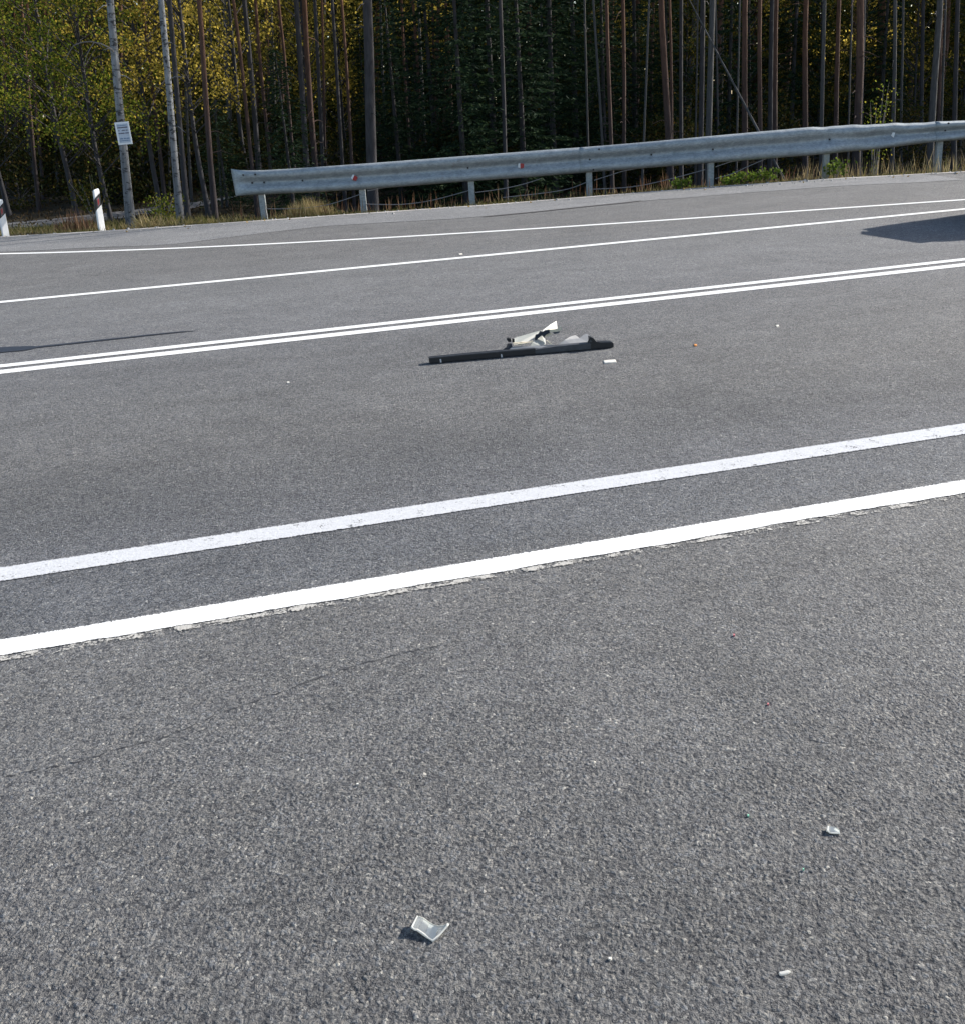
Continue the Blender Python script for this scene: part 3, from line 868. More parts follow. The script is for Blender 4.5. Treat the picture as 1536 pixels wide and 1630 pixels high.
def shard(cols, label, rims, th=0.004, origin=None, rad=0.0013):
    """a bent pane given as pairs (upper, lower) of pixel + height"""
    root = empty('glass_shard', G(*(cols[0][1][:2])))
    tag(root, label, 'glass shard')
    U = [G(*c[0]) for c in cols]
    L = [G(*c[1]) for c in cols]
    n = len(cols)
    dn = Vector((0, 0, -th))
    V = U + L + [p + dn for p in U] + [p + dn for p in L]
    V = [Vector((p.x, p.y, max(p.z, 0.001))) for p in V]
    Fc = []
    for i in range(n - 1):
        Fc += [(n + i, n + i + 1, i + 1, i), (2 * n + i, 2 * n + i + 1, 3 * n + i + 1, 3 * n + i)]
        Fc += [(i, i + 1, 2 * n + i + 1, 2 * n + i), (n + i + 1, n + i, 3 * n + i, 3 * n + i + 1)]
    Fc += [(0, 2 * n, 3 * n, n), (n - 1, 2 * n - 1, 4 * n - 1, 3 * n - 1)]
    mb = MB()
    mb.add(V, Fc)
    mb.build('pane', M['glass'], root, root.location)
    loop = {'top': U, 'bottom': L, 'left': [U[0], L[0]], 'right': [U[-1], L[-1]]}
    for side, r in rims:
        P = [Vector((p.x, p.y, max(p.z - th * .2, 0.003))) for p in loop[side]]
        mb = MB()
        rr = [r * (0.7 + 0.6 * random.random()) for _ in P]
        mb.tube(P, rr, 6)
        mb.build('broken_edge', M['glass_rim'], root, root.location)
shard([((664.7, 1458.3, .017), (655.8, 1476.3, .016)), ((669, 1459.6, .0155), (660, 1479.6, .0135)), ((674.7, 1461.6, .013), (665, 1480.4, .011)), ((683.8, 1468.3, .010), (675.5, 1488, .0075)), ((691, 1472, .0105), (682, 1493.3, .005)), ((698, 1473.8, .0115), (689.3, 1498, .0045)), ((706, 1473.4, .0135), (700, 1488, .007)), ((713.5, 1470.6, .0155), (711.5, 1474.5, .0145))],
      'bent clear glass shard with white broken edges, alone at the bottom centre of the road', [('left', .0021), ('bottom', .0021), ('right', .0021), ('top', .0009)], th=0.005)
shard([((1318, 1316, .008), (1316.5, 1323, .007)), ((1323, 1315, .008), (1321, 1326, .004)), ((1330, 1317, .007), (1329, 1326.6, .004)), ((1336.5, 1322, .005), (1337, 1326.6, .004))],
      'small curled clear glass chip with a white rim, to the right on bare asphalt', [('left', .0026), ('bottom', .0018)], th=0.003)
chip('glass_sliver', [(1239, 1551), (1241, 1554.6), (1248, 1554.2), (1254, 1552.2), (1259, 1549.2), (1254, 1547.6), (1247, 1549.2)], 0.001, 0.005, 'glass_rim', 'white glass sliver near the bottom right corner of the road', 'glass shard')

# ------------------------------------------------------------------ the car whose shadow falls into the lane
car_f = Vector((math.cos(R(LANE)), math.sin(R(LANE)), 0))
car_n = Vector((-car_f.y, car_f.x, 0))
car = empty('parked_car', car_f * 11.25 + car_n * 10.72, R(LANE))
tag(car, 'grey hatchback standing in the far lane, known by the long shadow it throws leftward', 'car')
M['car_grey'] = plain('grey_car_paint', (0.10, 0.11, 0.125), 0.25, 0.6, 0.3, vary=0.04)
M['car_glass'] = plain('dark_car_glass', (0.012, 0.015, 0.018), 0.06, 0.6, vary=0.05)
M['lamp_glass'] = plain('lamp_glass', (0.6, 0.6, 0.6), 0.15, 0.6)
# stations: x, z of sill, z of belt line, z of top, half width at belt, half width at top
CS = [(-2.0, .42, .74, .80, .66, .62), (-1.9, .28, .86, .95, .80, .72), (-1.72, .22, .92, 1.10, .84, .70), (-1.25, .20, .93, 1.38, .86, .60), (-0.6, .20, .92, 1.46, .87, .58), (0.2, .20, .90, 1.45, .87, .58), (0.75, .20, .89, 1.34, .87, .60), (1.25, .20, .86, .97, .86, .72), (1.8, .22, .78, .84, .82, .66), (2.1, .30, .66, .70, .70, .56), (2.16, .40, .58, .60, .60, .50)]
V, Fc = [], []
for x, zs, zb, zt, wb, wt in CS:
    half = [(wb * .90, zs), (wb * .985, zs + .12), (wb, (zs + zb) / 2 + .05), (wb * .97, zb), (wb * .5 + wt * .47, (zb + zt) / 2), (wt, zt - .03), (wt * .8, zt + .005), (0, zt + .02)]
    V += [Vector((x, -a, z)) for a, z in half] + [Vector((x, a, z)) for a, z in reversed(half[:-1])]
k = 15
for i in range(len(CS) - 1):
    for j in range(k - 1): Fc.append((i * k + j, i * k + j + 1, (i + 1) * k + j + 1, (i + 1) * k + j))
    Fc.append((i * k + k - 1, i * k, (i + 1) * k, (i + 1) * k + k - 1))
Fc += [tuple(range(k)), tuple(reversed(range((len(CS) - 1) * k, len(CS) * k)))]
mb = MB()
mb.add(V, Fc, True)
body = mb.build('body', M['car_grey'], car)
sb = body.modifiers.new('sub', 'SUBSURF'); sb.levels = 1; sb.render_levels = 2
for s in (-1, 1):
    for a, b in ((-1.2, -0.45), (-0.38, 0.35), (0.42, 1.0)):
        mb = MB()
        def side(x, t):
            zb = np.interp(x, [c[0] for c in CS], [c[2] for c in CS]); zt = np.interp(x, [c[0] for c in CS], [c[3] for c in CS])
            wb = np.interp(x, [c[0] for c in CS], [c[4] for c in CS]); wt = np.interp(x, [c[0] for c in CS], [c[5] for c in CS])
            return Vector((x, s * ((wb * .97) * (1 - t) + wt * t + .012), zb * (1 - t) + (zt - .05) * t))
        P = [side(a, .08), side(b, .08), side(b, .86), side(a, .86)]
        mb.prism(P, (0, -s * 0.01, 0))
        mb.build('side_window', M['car_glass'], car)
    mb = MB()
    mb.box((1.97, s * .56, .62), (.22, .24, .13))
    mb.build('headlight', M['lamp_glass'], car, bevel=0.03)
    mb = MB()
    mb.box((-1.9, s * .66, .82), (.14, .16, .24))
    mb.build('taillight', M['red'], car, bevel=0.03)
    mb = MB()
    mb.box((0.85, s * .97, .95), (.12, .18, .12))
    mb.build('mirror', M['car_grey'], car, bevel=0.03)
for nm, P in (('windscreen', [(1.20, -.66, 1.0), (1.20, .66, 1.0), (.80, .54, 1.35), (.80, -.54, 1.35)]), ('rear_window', [(-1.80, .62, 1.02), (-1.80, -.62, 1.02), (-1.33, -.52, 1.36), (-1.33, .52, 1.36)])):
    mb = MB()
    mb.prism([Vector(p) + Vector((0.03 if nm[0] == 'w' else -0.03, 0, 0.03)) for p in P], (0, 0, -0.012))
    mb.build(nm, M['car_glass'], car)
for x in (-1.25, 1.3):
    for s in (-1, 1):
        mb = MB()
        mb.tube([(x, s * .68, .305), (x, s * .70, .305), (x, s * .86, .305), (x, s * .88, .305)], [.28, .305, .305, .27], 24)
        wh = mb.build('wheel', M['rubber'], car)
        mb = MB()
        mb.tube([(x, s * .80, .305), (x, s * .886, .305)], [.19, .18], 16)
        mb.build('rim', M['silver'], wh)

# ------------------------------------------------------------------ trees
def trunk_mesh(name, mat, H_=18.0, r0=0.1, bend=0.07, stubs=14, limbs=()):
    """tapered, slightly crooked trunk with dead stubs and limbs"""
    mb = MB()
    pts, rad = [], []
    a, b = random.uniform(0, 6), random.uniform(0, 6)
    for i in range(15):
        u = i / 14
        z = H_ * u
        pts.append(Vector((bend * math.sin(a + z * 0.8) * min(1, u * 6), bend * math.sin(b + z * 0.6) * min(1, u * 6), z)))
        rad.append(r0 * (1.25 if i == 0 else 1.0) * (1 - 0.85 * u) + 0.004)
    mb.tube(pts, rad, 10)
    for i in range(stubs):
        z = random.uniform(1.2, 8)
        an = random.uniform(0, 6.28)
        L = random.uniform(0.15, 0.9)
        p = Vector((0, 0, z))
        d = Vector((math.cos(an), math.sin(an), random.uniform(-.3, .35)))
        mb.tube([p, p + d * L * .5, p + d * L + Vector((0, 0, -L * .15))], [.014, .009, .004], 4, False)
    for P, rr in limbs: mb.tube(P, rr, 5, False)
    o = mb.build(name, mat)
    me = o.data
    bpy.data.objects.remove(o)
    return me

def pine_crown(name, n=1500, z0=8.5, z1=18.4):
    C, T = [], []
    for k in range(46):
        u = random.random()
        z = z0 + (z1 - z0) * u
        an = random.uniform(0, 6.28)
        r = random.uniform(0.35, 1.0) * (2.1 * (1 - 0.75 * u) + .15)
        c = np.array([math.cos(an) * r, math.sin(an) * r, z + r * .15])
        m = n // 46
        C.append(c + rng.normal(size=(m, 3)) * [.34, .34, .2])
        T.append(np.tile([math.cos(an), math.sin(an), .5], (m, 1)))
    return leaves(name, np.concatenate(C), rng.uniform(.18, .34, (n // 46) * 46), .06, M['needles'], np.concatenate(T), 1.2)

PINE_T = [trunk_mesh('pine_trunk', M['pine_bark']) for _ in range(3)]
GREY_T = [trunk_mesh('grey_trunk', M['grey_bark'], bend=0.03, stubs=14) for _ in range(2)]
PALE_T = [trunk_mesh('pale_trunk', M['pale_bark'], bend=0.07, stubs=8) for _ in range(2)]
CROWN = [pine_crown('pine_crown', 2600) for _ in range(3)]
THIN = [pine_crown('pine_crown', 380, 12.0) for _ in range(2)]

def spruce_crown(name, H_=9.0, r=1.7, whorls=44, z0=0.35, twig=0.16):
    C, T, Ls = [], [], []
    for w in range(whorls):
        u = w / whorls
        z = z0 + (H_ - z0) * u
        Lb = r * (1 - u) ** 0.85 + 0.12
        for k in range(9):
            an = random.uniform(0, 6.28)
            L = Lb * random.uniform(.6, 1.1)
            m = max(5, int(L * 17))
            s = rng.uniform(.12, 1, m)
            dx, dy = math.cos(an), math.sin(an)
            side = rng.normal(size=m) * .13 * (1.1 - s) * L
            C.append(np.stack([dx * s * L - dy * side, dy * s * L + dx * side, z - .30 * s * L + .16 * s * s * L + rng.normal(size=m) * .03], 1))
            T.append(np.stack([dx + -dy * np.sign(side) * .8, dy + dx * np.sign(side) * .8, np.full(m, -.25)], 1))
    C, T = np.concatenate(C), np.concatenate(T)
    return leaves(name, C, rng.uniform(twig * .7, twig * 1.5, len(C)), twig * .28, M['spruce'], T, .7)
SPRUCE_C = [spruce_crown('spruce_crown') for _ in range(2)]
SPRUCE_T = [trunk_mesh('spruce_trunk', M['grey_bark'], H_=8.9, r0=.085, bend=.01, stubs=0)]
SMALL_C = spruce_crown('young_spruce_crown', 3.4, 1.0, 34, 0.15, 0.10)
SMALL_T = trunk_mesh('young_spruce_trunk', M['grey_bark'], H_=3.3, r0=.04, bend=.01, stubs=0)

def broad(name, H_, zlow, r, n, mat, leaf=.072, cl=56, r0=.06, barkm='grey_bark'):
    """broadleaved crown in leaf clumps round its limbs; returns crown and trunk meshes"""
    C, limbs = [], []
    m = n // cl
    for k in range(cl):
        u = (k + random.random()) / cl
        z = zlow + (H_ - zlow) * u
        an = random.uniform(0, 6.28)
        q = random.uniform(.35, 1.0) * r * (math.sin(math.pi * min(1, .18 + u * .8)) ** .7)
        c = np.array([math.cos(an) * q, math.sin(an) * q, z])
        C.append(c + rng.normal(size=(m, 3)) * np.array([.30, .30, .17]) * random.uniform(.6, 1.25))
        zb = max(.3, z - q * .7)
        limbs.append(([(0, 0, zb), (c[0] * .55, c[1] * .55, zb + (z - zb) * .65), tuple(c)], [.018, .011, .005]))
    C = np.concatenate(C)
    return leaves(name + '_crown', C, rng.uniform(leaf * .7, leaf * 1.35, len(C)), leaf * .72, mat), trunk_mesh(name + '_trunk', M[barkm], H_=H_ * .97, r0=r0, bend=.06, stubs=0, limbs=limbs)
BROAD_G = [broad('green_broadleaf', 8.5, 2.0, 2.1, 7500, M['leaf_green']) for _ in range(2)]
BROAD_Y = [broad('yellow_broadleaf', 9.0, 2.6, 1.9, 6000, M['leaf_yellow']) for _ in range(2)]
BROAD_M = [broad('olive_broadleaf', 8.0, 0.8, 2.0, 11000, M['leaf_mixed']) for _ in range(2)]
BIRCH_C = [broad('birch', 16, 7.0, 2.2, 3500, M['leaf_yellow'])[0], broad('birch', 16, 6.5, 2.0, 3500, M['leaf_green'])[0]]
BIRCH_T = [trunk_mesh('birch_trunk', M['birch_bark'], H_=16, bend=.035, stubs=5) for _ in range(2)]

def tree(name, label, cat, group, tmesh, cmesh, base, axis=None, sxy=1.0, sz=1.0):
    root = empty(name, base)
    if axis is not None:
        root.rotation_mode = 'QUATERNION'
        root.rotation_quaternion = axis.to_track_quat('Z', 'Y') @ Vector((0, 0, 1)).rotation_difference(Vector((0, 0, 1)))
    root.scale = (sxy, sxy, sz)
    tag(root, label, cat, group)
    link('trunk', tmesh, root)
    if cmesh is not None:
        c = link('crown', cmesh, root)
        if sxy < .9 or sxy > 1.25:                # keep the crown's own spread when the trunk is slim or stout
            k = min(max(sxy, .75), 1.3) / sxy
            c.scale = (k, k, 1)
    return root

def stand(xt, xb, yb, w, D, kind, label=None, group=None, n=[0]):
    """a trunk seen from (xt, top of the photo) down to (xb, yb), w pixels wide, D metres away"""
    p1, p0 = at(xb, yb, D), at(xt, 0, D)
    ax = (p0 - p1).normalized()
    g = gz(p1.x, D)
    base = p1 - ax * ((p1.z - g) / ax.z)
    base.z = g - 0.05
    r = w * D / (2 * F * 1.06)
    n[0] += 1
    i = n[0]
    tm, cat, nm = {'p': (PINE_T[i % 3], 'pine tree', 'pine_tree'), 'g': (GREY_T[i % 2], 'tree', 'conifer_tree'), 'l': (PALE_T[i % 2], 'tree', 'slender_tree'), 'b': (BIRCH_T[i % 2], 'birch tree', 'birch_tree')}[kind]
    cm = BIRCH_C[i % 2] if kind == 'b' else (THIN[i % 2] if D < 41 else CROWN[i % 3])
    return tree(nm, label or {'p': 'slim reddish brown pine trunk among many in the dark wood', 'g': 'dim grey conifer trunk among many in the dark wood', 'l': 'thin pale stem among the darker trunks of the wood'}[kind], cat,
                group or {'p': 'reddish pines of the wood', 'g': 'dim conifers of the wood', 'l': 'thin pale stems of the wood', 'b': 'birches'}[kind], tm, cm, base, ax, r / 0.094, random.uniform(.92, 1.12))

TREES = [
    (1, 9, 250, 4.5, 33, 'p', 'thin orange pine trunk at the very left edge of the wood'),
    (31, 62, 335, 5.5, 29, 'p', 'orange brown pine trunk reaching the dirt track, in the leftmost part of the wood'),
    (43, 67, 280, 4.5, 33, 'p', 'slim pine trunk closest on the right of the long orange one at far left'),
    (21, 28, 325, 3.5, 37, 'p', None), (76, 91, 280, 4, 35, 'l', 'thin pale stem midway between the far left pines and the birch with the notice'),
    (98, 112, 300, 4, 36, 'p', None), (146, 157, 310, 4.5, 38, 'g', None),
    (176, 208, 355, 12.5, 20.2, 'b', 'leaning grey white birch trunk carrying a small notice board'),
    (229, 262, 310, 6, 26, 'p', 'brown pine trunk midway between the two birches'),
    (265, 270, 310, 3, 30, 'l', 'thin pale stem hugging the left side of the second birch'),
    (254, 287, 348, 10.5, 20.8, 'b', 'second grey white birch with dark rings, right of the birch with the notice'),
    (268, 297, 320, 8, 24, 'g', 'dark trunk standing close behind the second birch'),
    (288, 304, 295, 4, 29, 'l', 'pale stem a little right of the second birch, ending in shade'),
    (314, 342, 335, 8.5, 23.5, 'p', 'straight brown trunk halfway from the second birch to the free end of the guardrail'),
    (331, 352, 300, 3, 27, 'l', 'very thin pale stem left of the free end of the guardrail'),
    (370, 402, 270, 6, 25, 'p', 'leaning brown pine trunk rising just right of the free end of the guardrail'),
    (389, 412, 270, 8.5, 27, 'g', 'dark trunk behind the first guardrail post from the free end'),
    (408, 426, 210, 5.5, 30, 'p', 'reddish pine trunk lit along its right side, above the young spruce'),
    (442, 457, 150, 5, 33, 'p', None), (470, 487, 240, 9.5, 27, 'g', 'stout dark trunk on the right of the young green spruce'),
    (487, 501, 245, 9, 28, 'p', 'stout reddish trunk paired with the dark one right of the young spruce'),
    (500, 514, 250, 6.5, 31, 'g', None), (511, 518, 250, 4, 34, 'p', None), (528, 545, 250, 5.5, 29, 'g', 'dark slim trunk on the left of the brightly lit one'),
    (543, 560, 260, 5, 28, 'p', 'slim pine trunk with a brightly sunlit lower half, left of the big grey trunk'),
    (582, 592, 258, 17, 23.2, 'g', 'big bluish grey spruce trunk behind the second guardrail post, stoutest of all'),
    (640, 648, 150, 4.5, 36, 'p', None), (657, 664, 120, 5, 37, 'p', None), (664, 673, 150, 4.5, 35, 'l', None), (689, 693, 120, 4, 38, 'p', None), (709, 717, 160, 5, 36, 'p', None), (734, 740, 150, 4, 40, 'g', None),
    (796, 803, 240, 6.5, 28, 'g', 'lone dim blue grey trunk amid the dark spruces at the middle of the photo'),
    (860, 863, 230, 4, 36, 'g', None), (841, 846, 230, 3.5, 38, 'p', None),
    (931, 935, 230, 3.5, 30, 'l', None), (945, 958, 232, 4, 28, 'l', 'thin pale leaning stem above the joint of the guardrail beams'),
    (967, 972, 230, 6, 28, 'p', 'purplish brown pine trunk a little right of the beam joint'),
    (989, 992, 228, 6, 29, 'p', 'orange lit pine trunk, second to the right of the beam joint'),
    (1034, 1024, 225, 3.5, 25, 'l', 'very thin white stem leaning right, between the beam joint and the next post'),
    (1056, 1064, 222, 10, 26.5, 'p', 'stout purplish pine trunk with a thin red one on its right'),
    (1065, 1068, 220, 4.5, 29, 'p', 'thin red brown trunk touching the right side of the stout purplish pine'),
    (1084, 1084, 220, 6, 29, 'g', 'grey trunk halfway between the stout purplish pine and the pale trunk'),
    (1109, 1107, 216, 3, 30, 'l', None), (1118, 1115, 216, 8, 28, 'g', 'dim brown trunk hugging the left of the pale straight trunk'),
    (1130, 1128, 215, 9.5, 25.5, 'l', 'pale grey straight trunk behind the guardrail post above the green plants'),
    (1140, 1142, 213, 3, 33, 'l', None), (1176, 1173, 210, 3, 26, 'l', 'very thin upright stem crossed by the fallen leaning trunk'),
    (1188, 1186, 208, 9, 27, 'p', 'reddish pine trunk crossed low down by the fallen leaning trunk'),
    (1212, 1210, 206, 7, 26.5, 'p', 'pinkish pine trunk at the foot of the fallen leaning trunk'),
    (1229, 1226, 205, 7.5, 31, 'g', None), (1237, 1234, 204, 7, 29, 'p', 'orange sided pine trunk, second to the right of the fallen leaning trunk'),
    (1286, 1282, 201, 8.5, 27.5, 'p', 'bluish pine trunk left of the post at the start of the dented rail'),
    (1310, 1308, 199, 6, 26, 'l', 'straight grey slim trunk directly above the post at the start of the dented rail'),
    (1337, 1331, 197, 7, 29, 'p', 'brown pine trunk left of the stout one beside the yellow sapling'),
    (1355, 1351, 197, 3, 31, 'l', None), (1366, 1363, 196, 12, 25.5, 'p', 'stout pink grey pine trunk next left of the yellow sapling'),
    (1374, 1371, 195, 5, 27, 'l', 'slim stem touching the right side of the stout pine beside the yellow sapling'),
    (1426, 1421, 193, 6, 26.5, 'l', 'slim pale trunk next right of the yellow sapling'),
    (1436, 1435, 150, 4, 33, 'l', None), (1470, 1467, 190, 6, 36, 'g', None),
    (1492, 1484, 190, 10.5, 25.5, 'l', 'stout pale trunk leaning slightly, above the second beam joint at right'),
    (1498, 1493, 190, 4.5, 28, 'p', 'thin brown trunk touching the right side of the stout pale trunk at right'),
    (1504, 1499, 190, 3.5, 30, 'l', None), (1525, 1520, 188, 7.5, 28, 'g', 'grey trunk at the right edge of the photo'),
]
tree_at = {}
for xt, xb, yb, w, D, k, lab in TREES:
    tree_at[xb] = stand(xt, xb, yb, w, D, k, lab)

# more of the same wood, farther in
for i in range(84):
    D = random.uniform(37, 57)
    px = random.uniform(-60, 1600)
    if px > 850 and i % 2: continue
    lean = random.gauss(0, 5) + (1060 - px) / 1000 * 14
    k = random.choice('pppggl')
    w = random.uniform(.10, .24) * F / D
    stand(px - lean * .8, px, 200, w, D, k)
# the wood goes on past the right edge of the photo and shades what stands in it
for i in range(70):
    x = random.uniform(13, 52)
    y = random.uniform(31 + (x - 13) * .16, 62)
    stand_base = Vector((x, y, gz(x, y)))
    tree('pine_tree', 'pine of the wood beyond the right edge of the photo', 'pine tree', 'pines beyond the right edge', PINE_T[i % 3], THIN[i % 2] if y < 42 else CROWN[i % 3], stand_base, None, random.uniform(1.1, 1.6), random.uniform(.9, 1.15))

def put(name, label, cat, group, meshes, px, D, s=1.0, sz=None, rz=None):
    p = at(px, 200, D)
    base = Vector((p.x, D, gz(p.x, D) - .03))
    r = tree(name, label, cat, group, meshes[1], meshes[0], base, None, s, sz or s)
    r.rotation_euler = (0, 0, random.uniform(0, 6.28) if rz is None else rz)
    for c in r.children: c.scale = (1, 1, 1)
    return r
# young spruce by the rail, and the dark spruces behind the middle of it
put('spruce_tree', 'young green spruce behind the first and second guardrail posts', 'spruce tree', None, (SMALL_C, SMALL_T), 452, 25.5, 1.12)
put('spruce_tree', 'low young spruce in deep shade left of the guardrail end', 'spruce tree', None, (SMALL_C, SMALL_T), 345, 27, .9)
for i, (px, D, s) in enumerate([(630, 31, .78), (690, 34, 1.0), (735, 28.5, .92), (785, 33, 1.15), (830, 29.5, .95), (880, 32, 1.1), (915, 36, 1.2), (655, 38, 1.0), (760, 38, 1.3), (850, 39, 1.3), (960, 33, .9), (1010, 37, 1.1), (585, 37, .6), (1060, 35, .8), (1160, 36, .95), (1260, 38, 1.0), (1400, 37, .9)]):
    put('spruce_tree', 'dark dense spruce with branches to the ground in the shaded middle of the wood', 'spruce tree', 'dark spruces in the shade of the wood', (SPRUCE_C[i % 2], SPRUCE_T[0]), px, D, s)
# broadleaved trees in autumn colours, left
for i, (px, D, s, lab) in enumerate([(95, 26.5, 1.0, 'low green leafed tree left of the birch with the notice'), (150, 24.5, .85, 'green yellow leafed tree directly behind the birch with the notice'), (40, 34, 1.1, 'olive leafed tree behind the leftmost pine trunks'), (-15, 28, 1.0, 'green leafed tree cut by the left edge of the photo')]):
    put('leafy_tree', lab, 'tree', None, BROAD_G[i % 2], px, D, s)
for i, (px, D, s, lab) in enumerate([(235, 25.5, .92, 'golden leafed tree glowing between the two birches'), (312, 25, .9, 'yellow leafed tree on the right of the second birch'), (385, 33, 1.1, 'yellow leafed tree glowing behind the pines above the guardrail end'), (500, 36, 1.15, 'yellow leafed tree glowing behind the paired stout trunks')]):
    put('leafy_tree', lab, 'tree', None, BROAD_Y[i % 2], px, D, s)
for i, (px, D, s) in enumerate([(20, 38, 1.0), (180, 37, 1.0), (270, 41, 1.1), (350, 43, 1.1), (440, 40, 1.0), (550, 43, 1.1), (1000, 41, .9), (1090, 40, .9), (1190, 40, 1.0), (1300, 39, .95), (1370, 41, 1.0), (1450, 38, .9), (1530, 40, 1.0)]):
    put('leafy_tree', 'dim olive leafed tree filling the depth of the wood between trunks', 'tree', 'olive leafed trees deep in the wood', BROAD_M[i % 2], px, D, s)

# dark undergrowth in the depth of the wood
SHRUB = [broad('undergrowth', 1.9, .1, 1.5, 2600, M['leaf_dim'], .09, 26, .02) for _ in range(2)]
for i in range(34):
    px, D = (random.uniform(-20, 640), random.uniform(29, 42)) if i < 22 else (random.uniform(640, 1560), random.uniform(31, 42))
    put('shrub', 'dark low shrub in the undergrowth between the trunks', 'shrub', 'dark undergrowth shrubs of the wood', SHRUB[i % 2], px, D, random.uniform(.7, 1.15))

# fallen dead trunk leaning in the wood, and the yellow sapling
a, b = at(1128, 58, 25.3), at(1210, 214, 24.6)
d = (b - a).normalized()
foot = b + d * ((b.z - gz(b.x, 24.4)) / -d.z)
root = empty('dead_trunk', foot)
tag(root, 'thin dead grey trunk leaning steeply to the left among the upright pines', 'dead tree')
mb = MB()
mb.tube([foot, b, a.lerp(b, .5), a, a - d * 1.5], [.03, .028, .023, .016, .006], 7)
for q, L in ((.35, .35), (.6, .3), (.75, .25), (.2, .2)):
    p = a.lerp(b, q)
    mb.tube([p, p + Vector((random.uniform(-.5, .5), .1, .5)) * L], [.008, .003], 4, False)
mb.build('trunk', M['pale_bark'], root, root.location)

def sapling(name, label, cat, px, py, D, h, n, mat, spread, leaf, stems=3, group=None):
    p = at(px, py, D)
    base = Vector((p.x, D, gz(p.x, D) - .02))
    root = empty(name, base)
    tag(root, label, cat, group)
    mb = MB()
    C = []
    for s in range(stems):
        an = random.uniform(0, 6.28)
        tip = Vector((math.cos(an) * spread * random.uniform(.2, 1), math.sin(an) * spread * random.uniform(.2, 1), h * random.uniform(.75, 1)))
        P = [Vector((0, 0, 0)), tip * .5 + Vector((0, 0, h * .06)), tip]
        mb.tube(P, [.012 * h / 2 + .003, .007 * h / 2 + .002, .002], 5, False)
        for k in range(n // stems):
            u = random.uniform(.3, 1.02)
            q = P[0].lerp(P[1], u * 2) if u < .5 else P[1].lerp(P[2], u * 2 - 1)
            C.append([q.x + random.gauss(0, spread * .3), q.y + random.gauss(0, spread * .3), q.z + random.gauss(0, h * .03)])
    mb.build('stem', M['twig'], root)
    C = np.array(C)
    C[:, 2] = np.maximum(C[:, 2], .02)
    link('foliage', leaves('foliage', C, rng.uniform(leaf * .7, leaf * 1.3, len(C)), leaf * .75, mat), root)
    return root
sapling('sapling', 'small yellow green leafed sapling in the wood behind the dented rail', 'sapling', 1397, 185, 24.8, 2.55, 330, M['leaf_green'], .42, .055, 5)
sapling('shrub', 'olive yellow leafy shrub at the foot of the second birch', 'shrub', 256, 335, 21.6, .72, 420, M['leaf_green'], .42, .055, 9)
sapling('shrub', 'dim green shrub behind the right marker post', 'shrub', 150, 330, 23.5, 1.1, 500, M['leaf_mixed'], .6, .06, 9)
for i, (px, h, lab) in enumerate([(1160, .17, 'low bright green plant just right of the guardrail post, smaller of two patches'), (1192, .22, 'low bright green leafy plant in the middle of the green patch'), (1222, .27, 'tallest bright green leafy plant under the rail'), (1085, .20, 'pale green weed left of the post above the green plants'), (1330, .34, 'leafy green weed on the right of the post at the start of the dented rail')]):
    q = G(px, np.interp(px, [e[0] for e in EDGE_PX], [e[1] for e in EDGE_PX]))
    sapling('green_plant', lab, 'plant', px, 285, float(edge_y(q.x)) + .38, h + .05, 170, M['leaf_fresh'], .24, .06, 9)

# a bare drooping bough of the first birch
bt = tree_at[208]
P = [at(x, y, 20.1 - i * .03) for i, (x, y) in enumerate(((181, 82), (176, 76), (160, 68.5), (145, 65.5), (130, 66.5), (117, 72), (109, 85), (104, 94)))]
P2 = [at(x, y, 20.0 - i * .03) for i, (x, y) in enumerate(((150, 66.5), (144, 76), (138, 88), (134, 102)))]
P3 = [at(x, y, 20.0 - i * .03) for i, (x, y) in enumerate(((180, 79), (172, 76.5), (164, 79)))]
mb = MB()
mb.tube(P, [.016, .014, .012, .010, .009, .007, .005, .003], 5, False)
mb.tube(P2, [.007, .006, .005, .003], 5, False)
mb.tube(P3, [.010, .007, .003], 5, False)
o = mb.build('bough', M['twig'], None)
bpy.context.view_layer.update()
o.parent = bt
o.matrix_parent_inverse = bt.matrix_world.inverted()

# the notice on the birch
c = at(196.8, 211.5, 20.02)
sx_, sz_ = 22.3 * 20.0 / F / 1.06, 32.5 * 20.0 / F / 1.02
root = empty('notice_board', c)
root.rotation_euler = (0, math.radians(-1.5), 0)
tag(root, 'small white framed notice with dark lines of text, nailed to the leaning birch', 'sign')
mb = MB(); mb.box((0, 0, 0), (sx_, .012, sz_)); mb.build('board', M['white_plastic'], root)
mb = MB(); mb.box((0.004, -.0075, 0), (sx_ * .78, .003, sz_ * .84)); mb.build('face', M['sign_face'], root)
for z, h, ink, segs in ((.345, .028, 'sign_ink_blue', ((-.36, .30),)), (.255, .050, 'sign_ink', ((-.36, -.16), (-.12, .10), (.14, .36))), (.125, .042, 'sign_ink', ((-.32, -.22), (-.08, .16), (.2, .33))), (.0, .050, 'sign_ink', ((-.34, -.2), (-.17, .08), (.14, .36))), (-.235, .05, 'sign_ink_blue', ((-.3, -.1), (-.04, .08), (.14, .34))), (-.325, .035, 'sign_ink_blue', ((-.36, .36),))):
    mb = MB()
    for x0, x1 in segs:
        x = x0
        while x < x1 - .01:                 # letters too small to read: a row of short strokes
            w = random.uniform(.035, .06)
            mb.box((sx_ * (x + w / 2), -.0105, sz_ * z), (sx_ * w * .72, .002, sz_ * h))
            x += w
    mb.build('text_line', M[ink], root)

# ------------------------------------------------------------------ distant foliage closing the wood
def cloud_pts(n, x0, x1, y0, y1, z0, z1):
    return np.stack([rng.uniform(x0, x1, n), rng.uniform(y0, y1, n), z0 + (z1 - z0) * rng.random(n)], 1)
C = cloud_pts(85000, -46, 50, 54, 66, -1, 15)
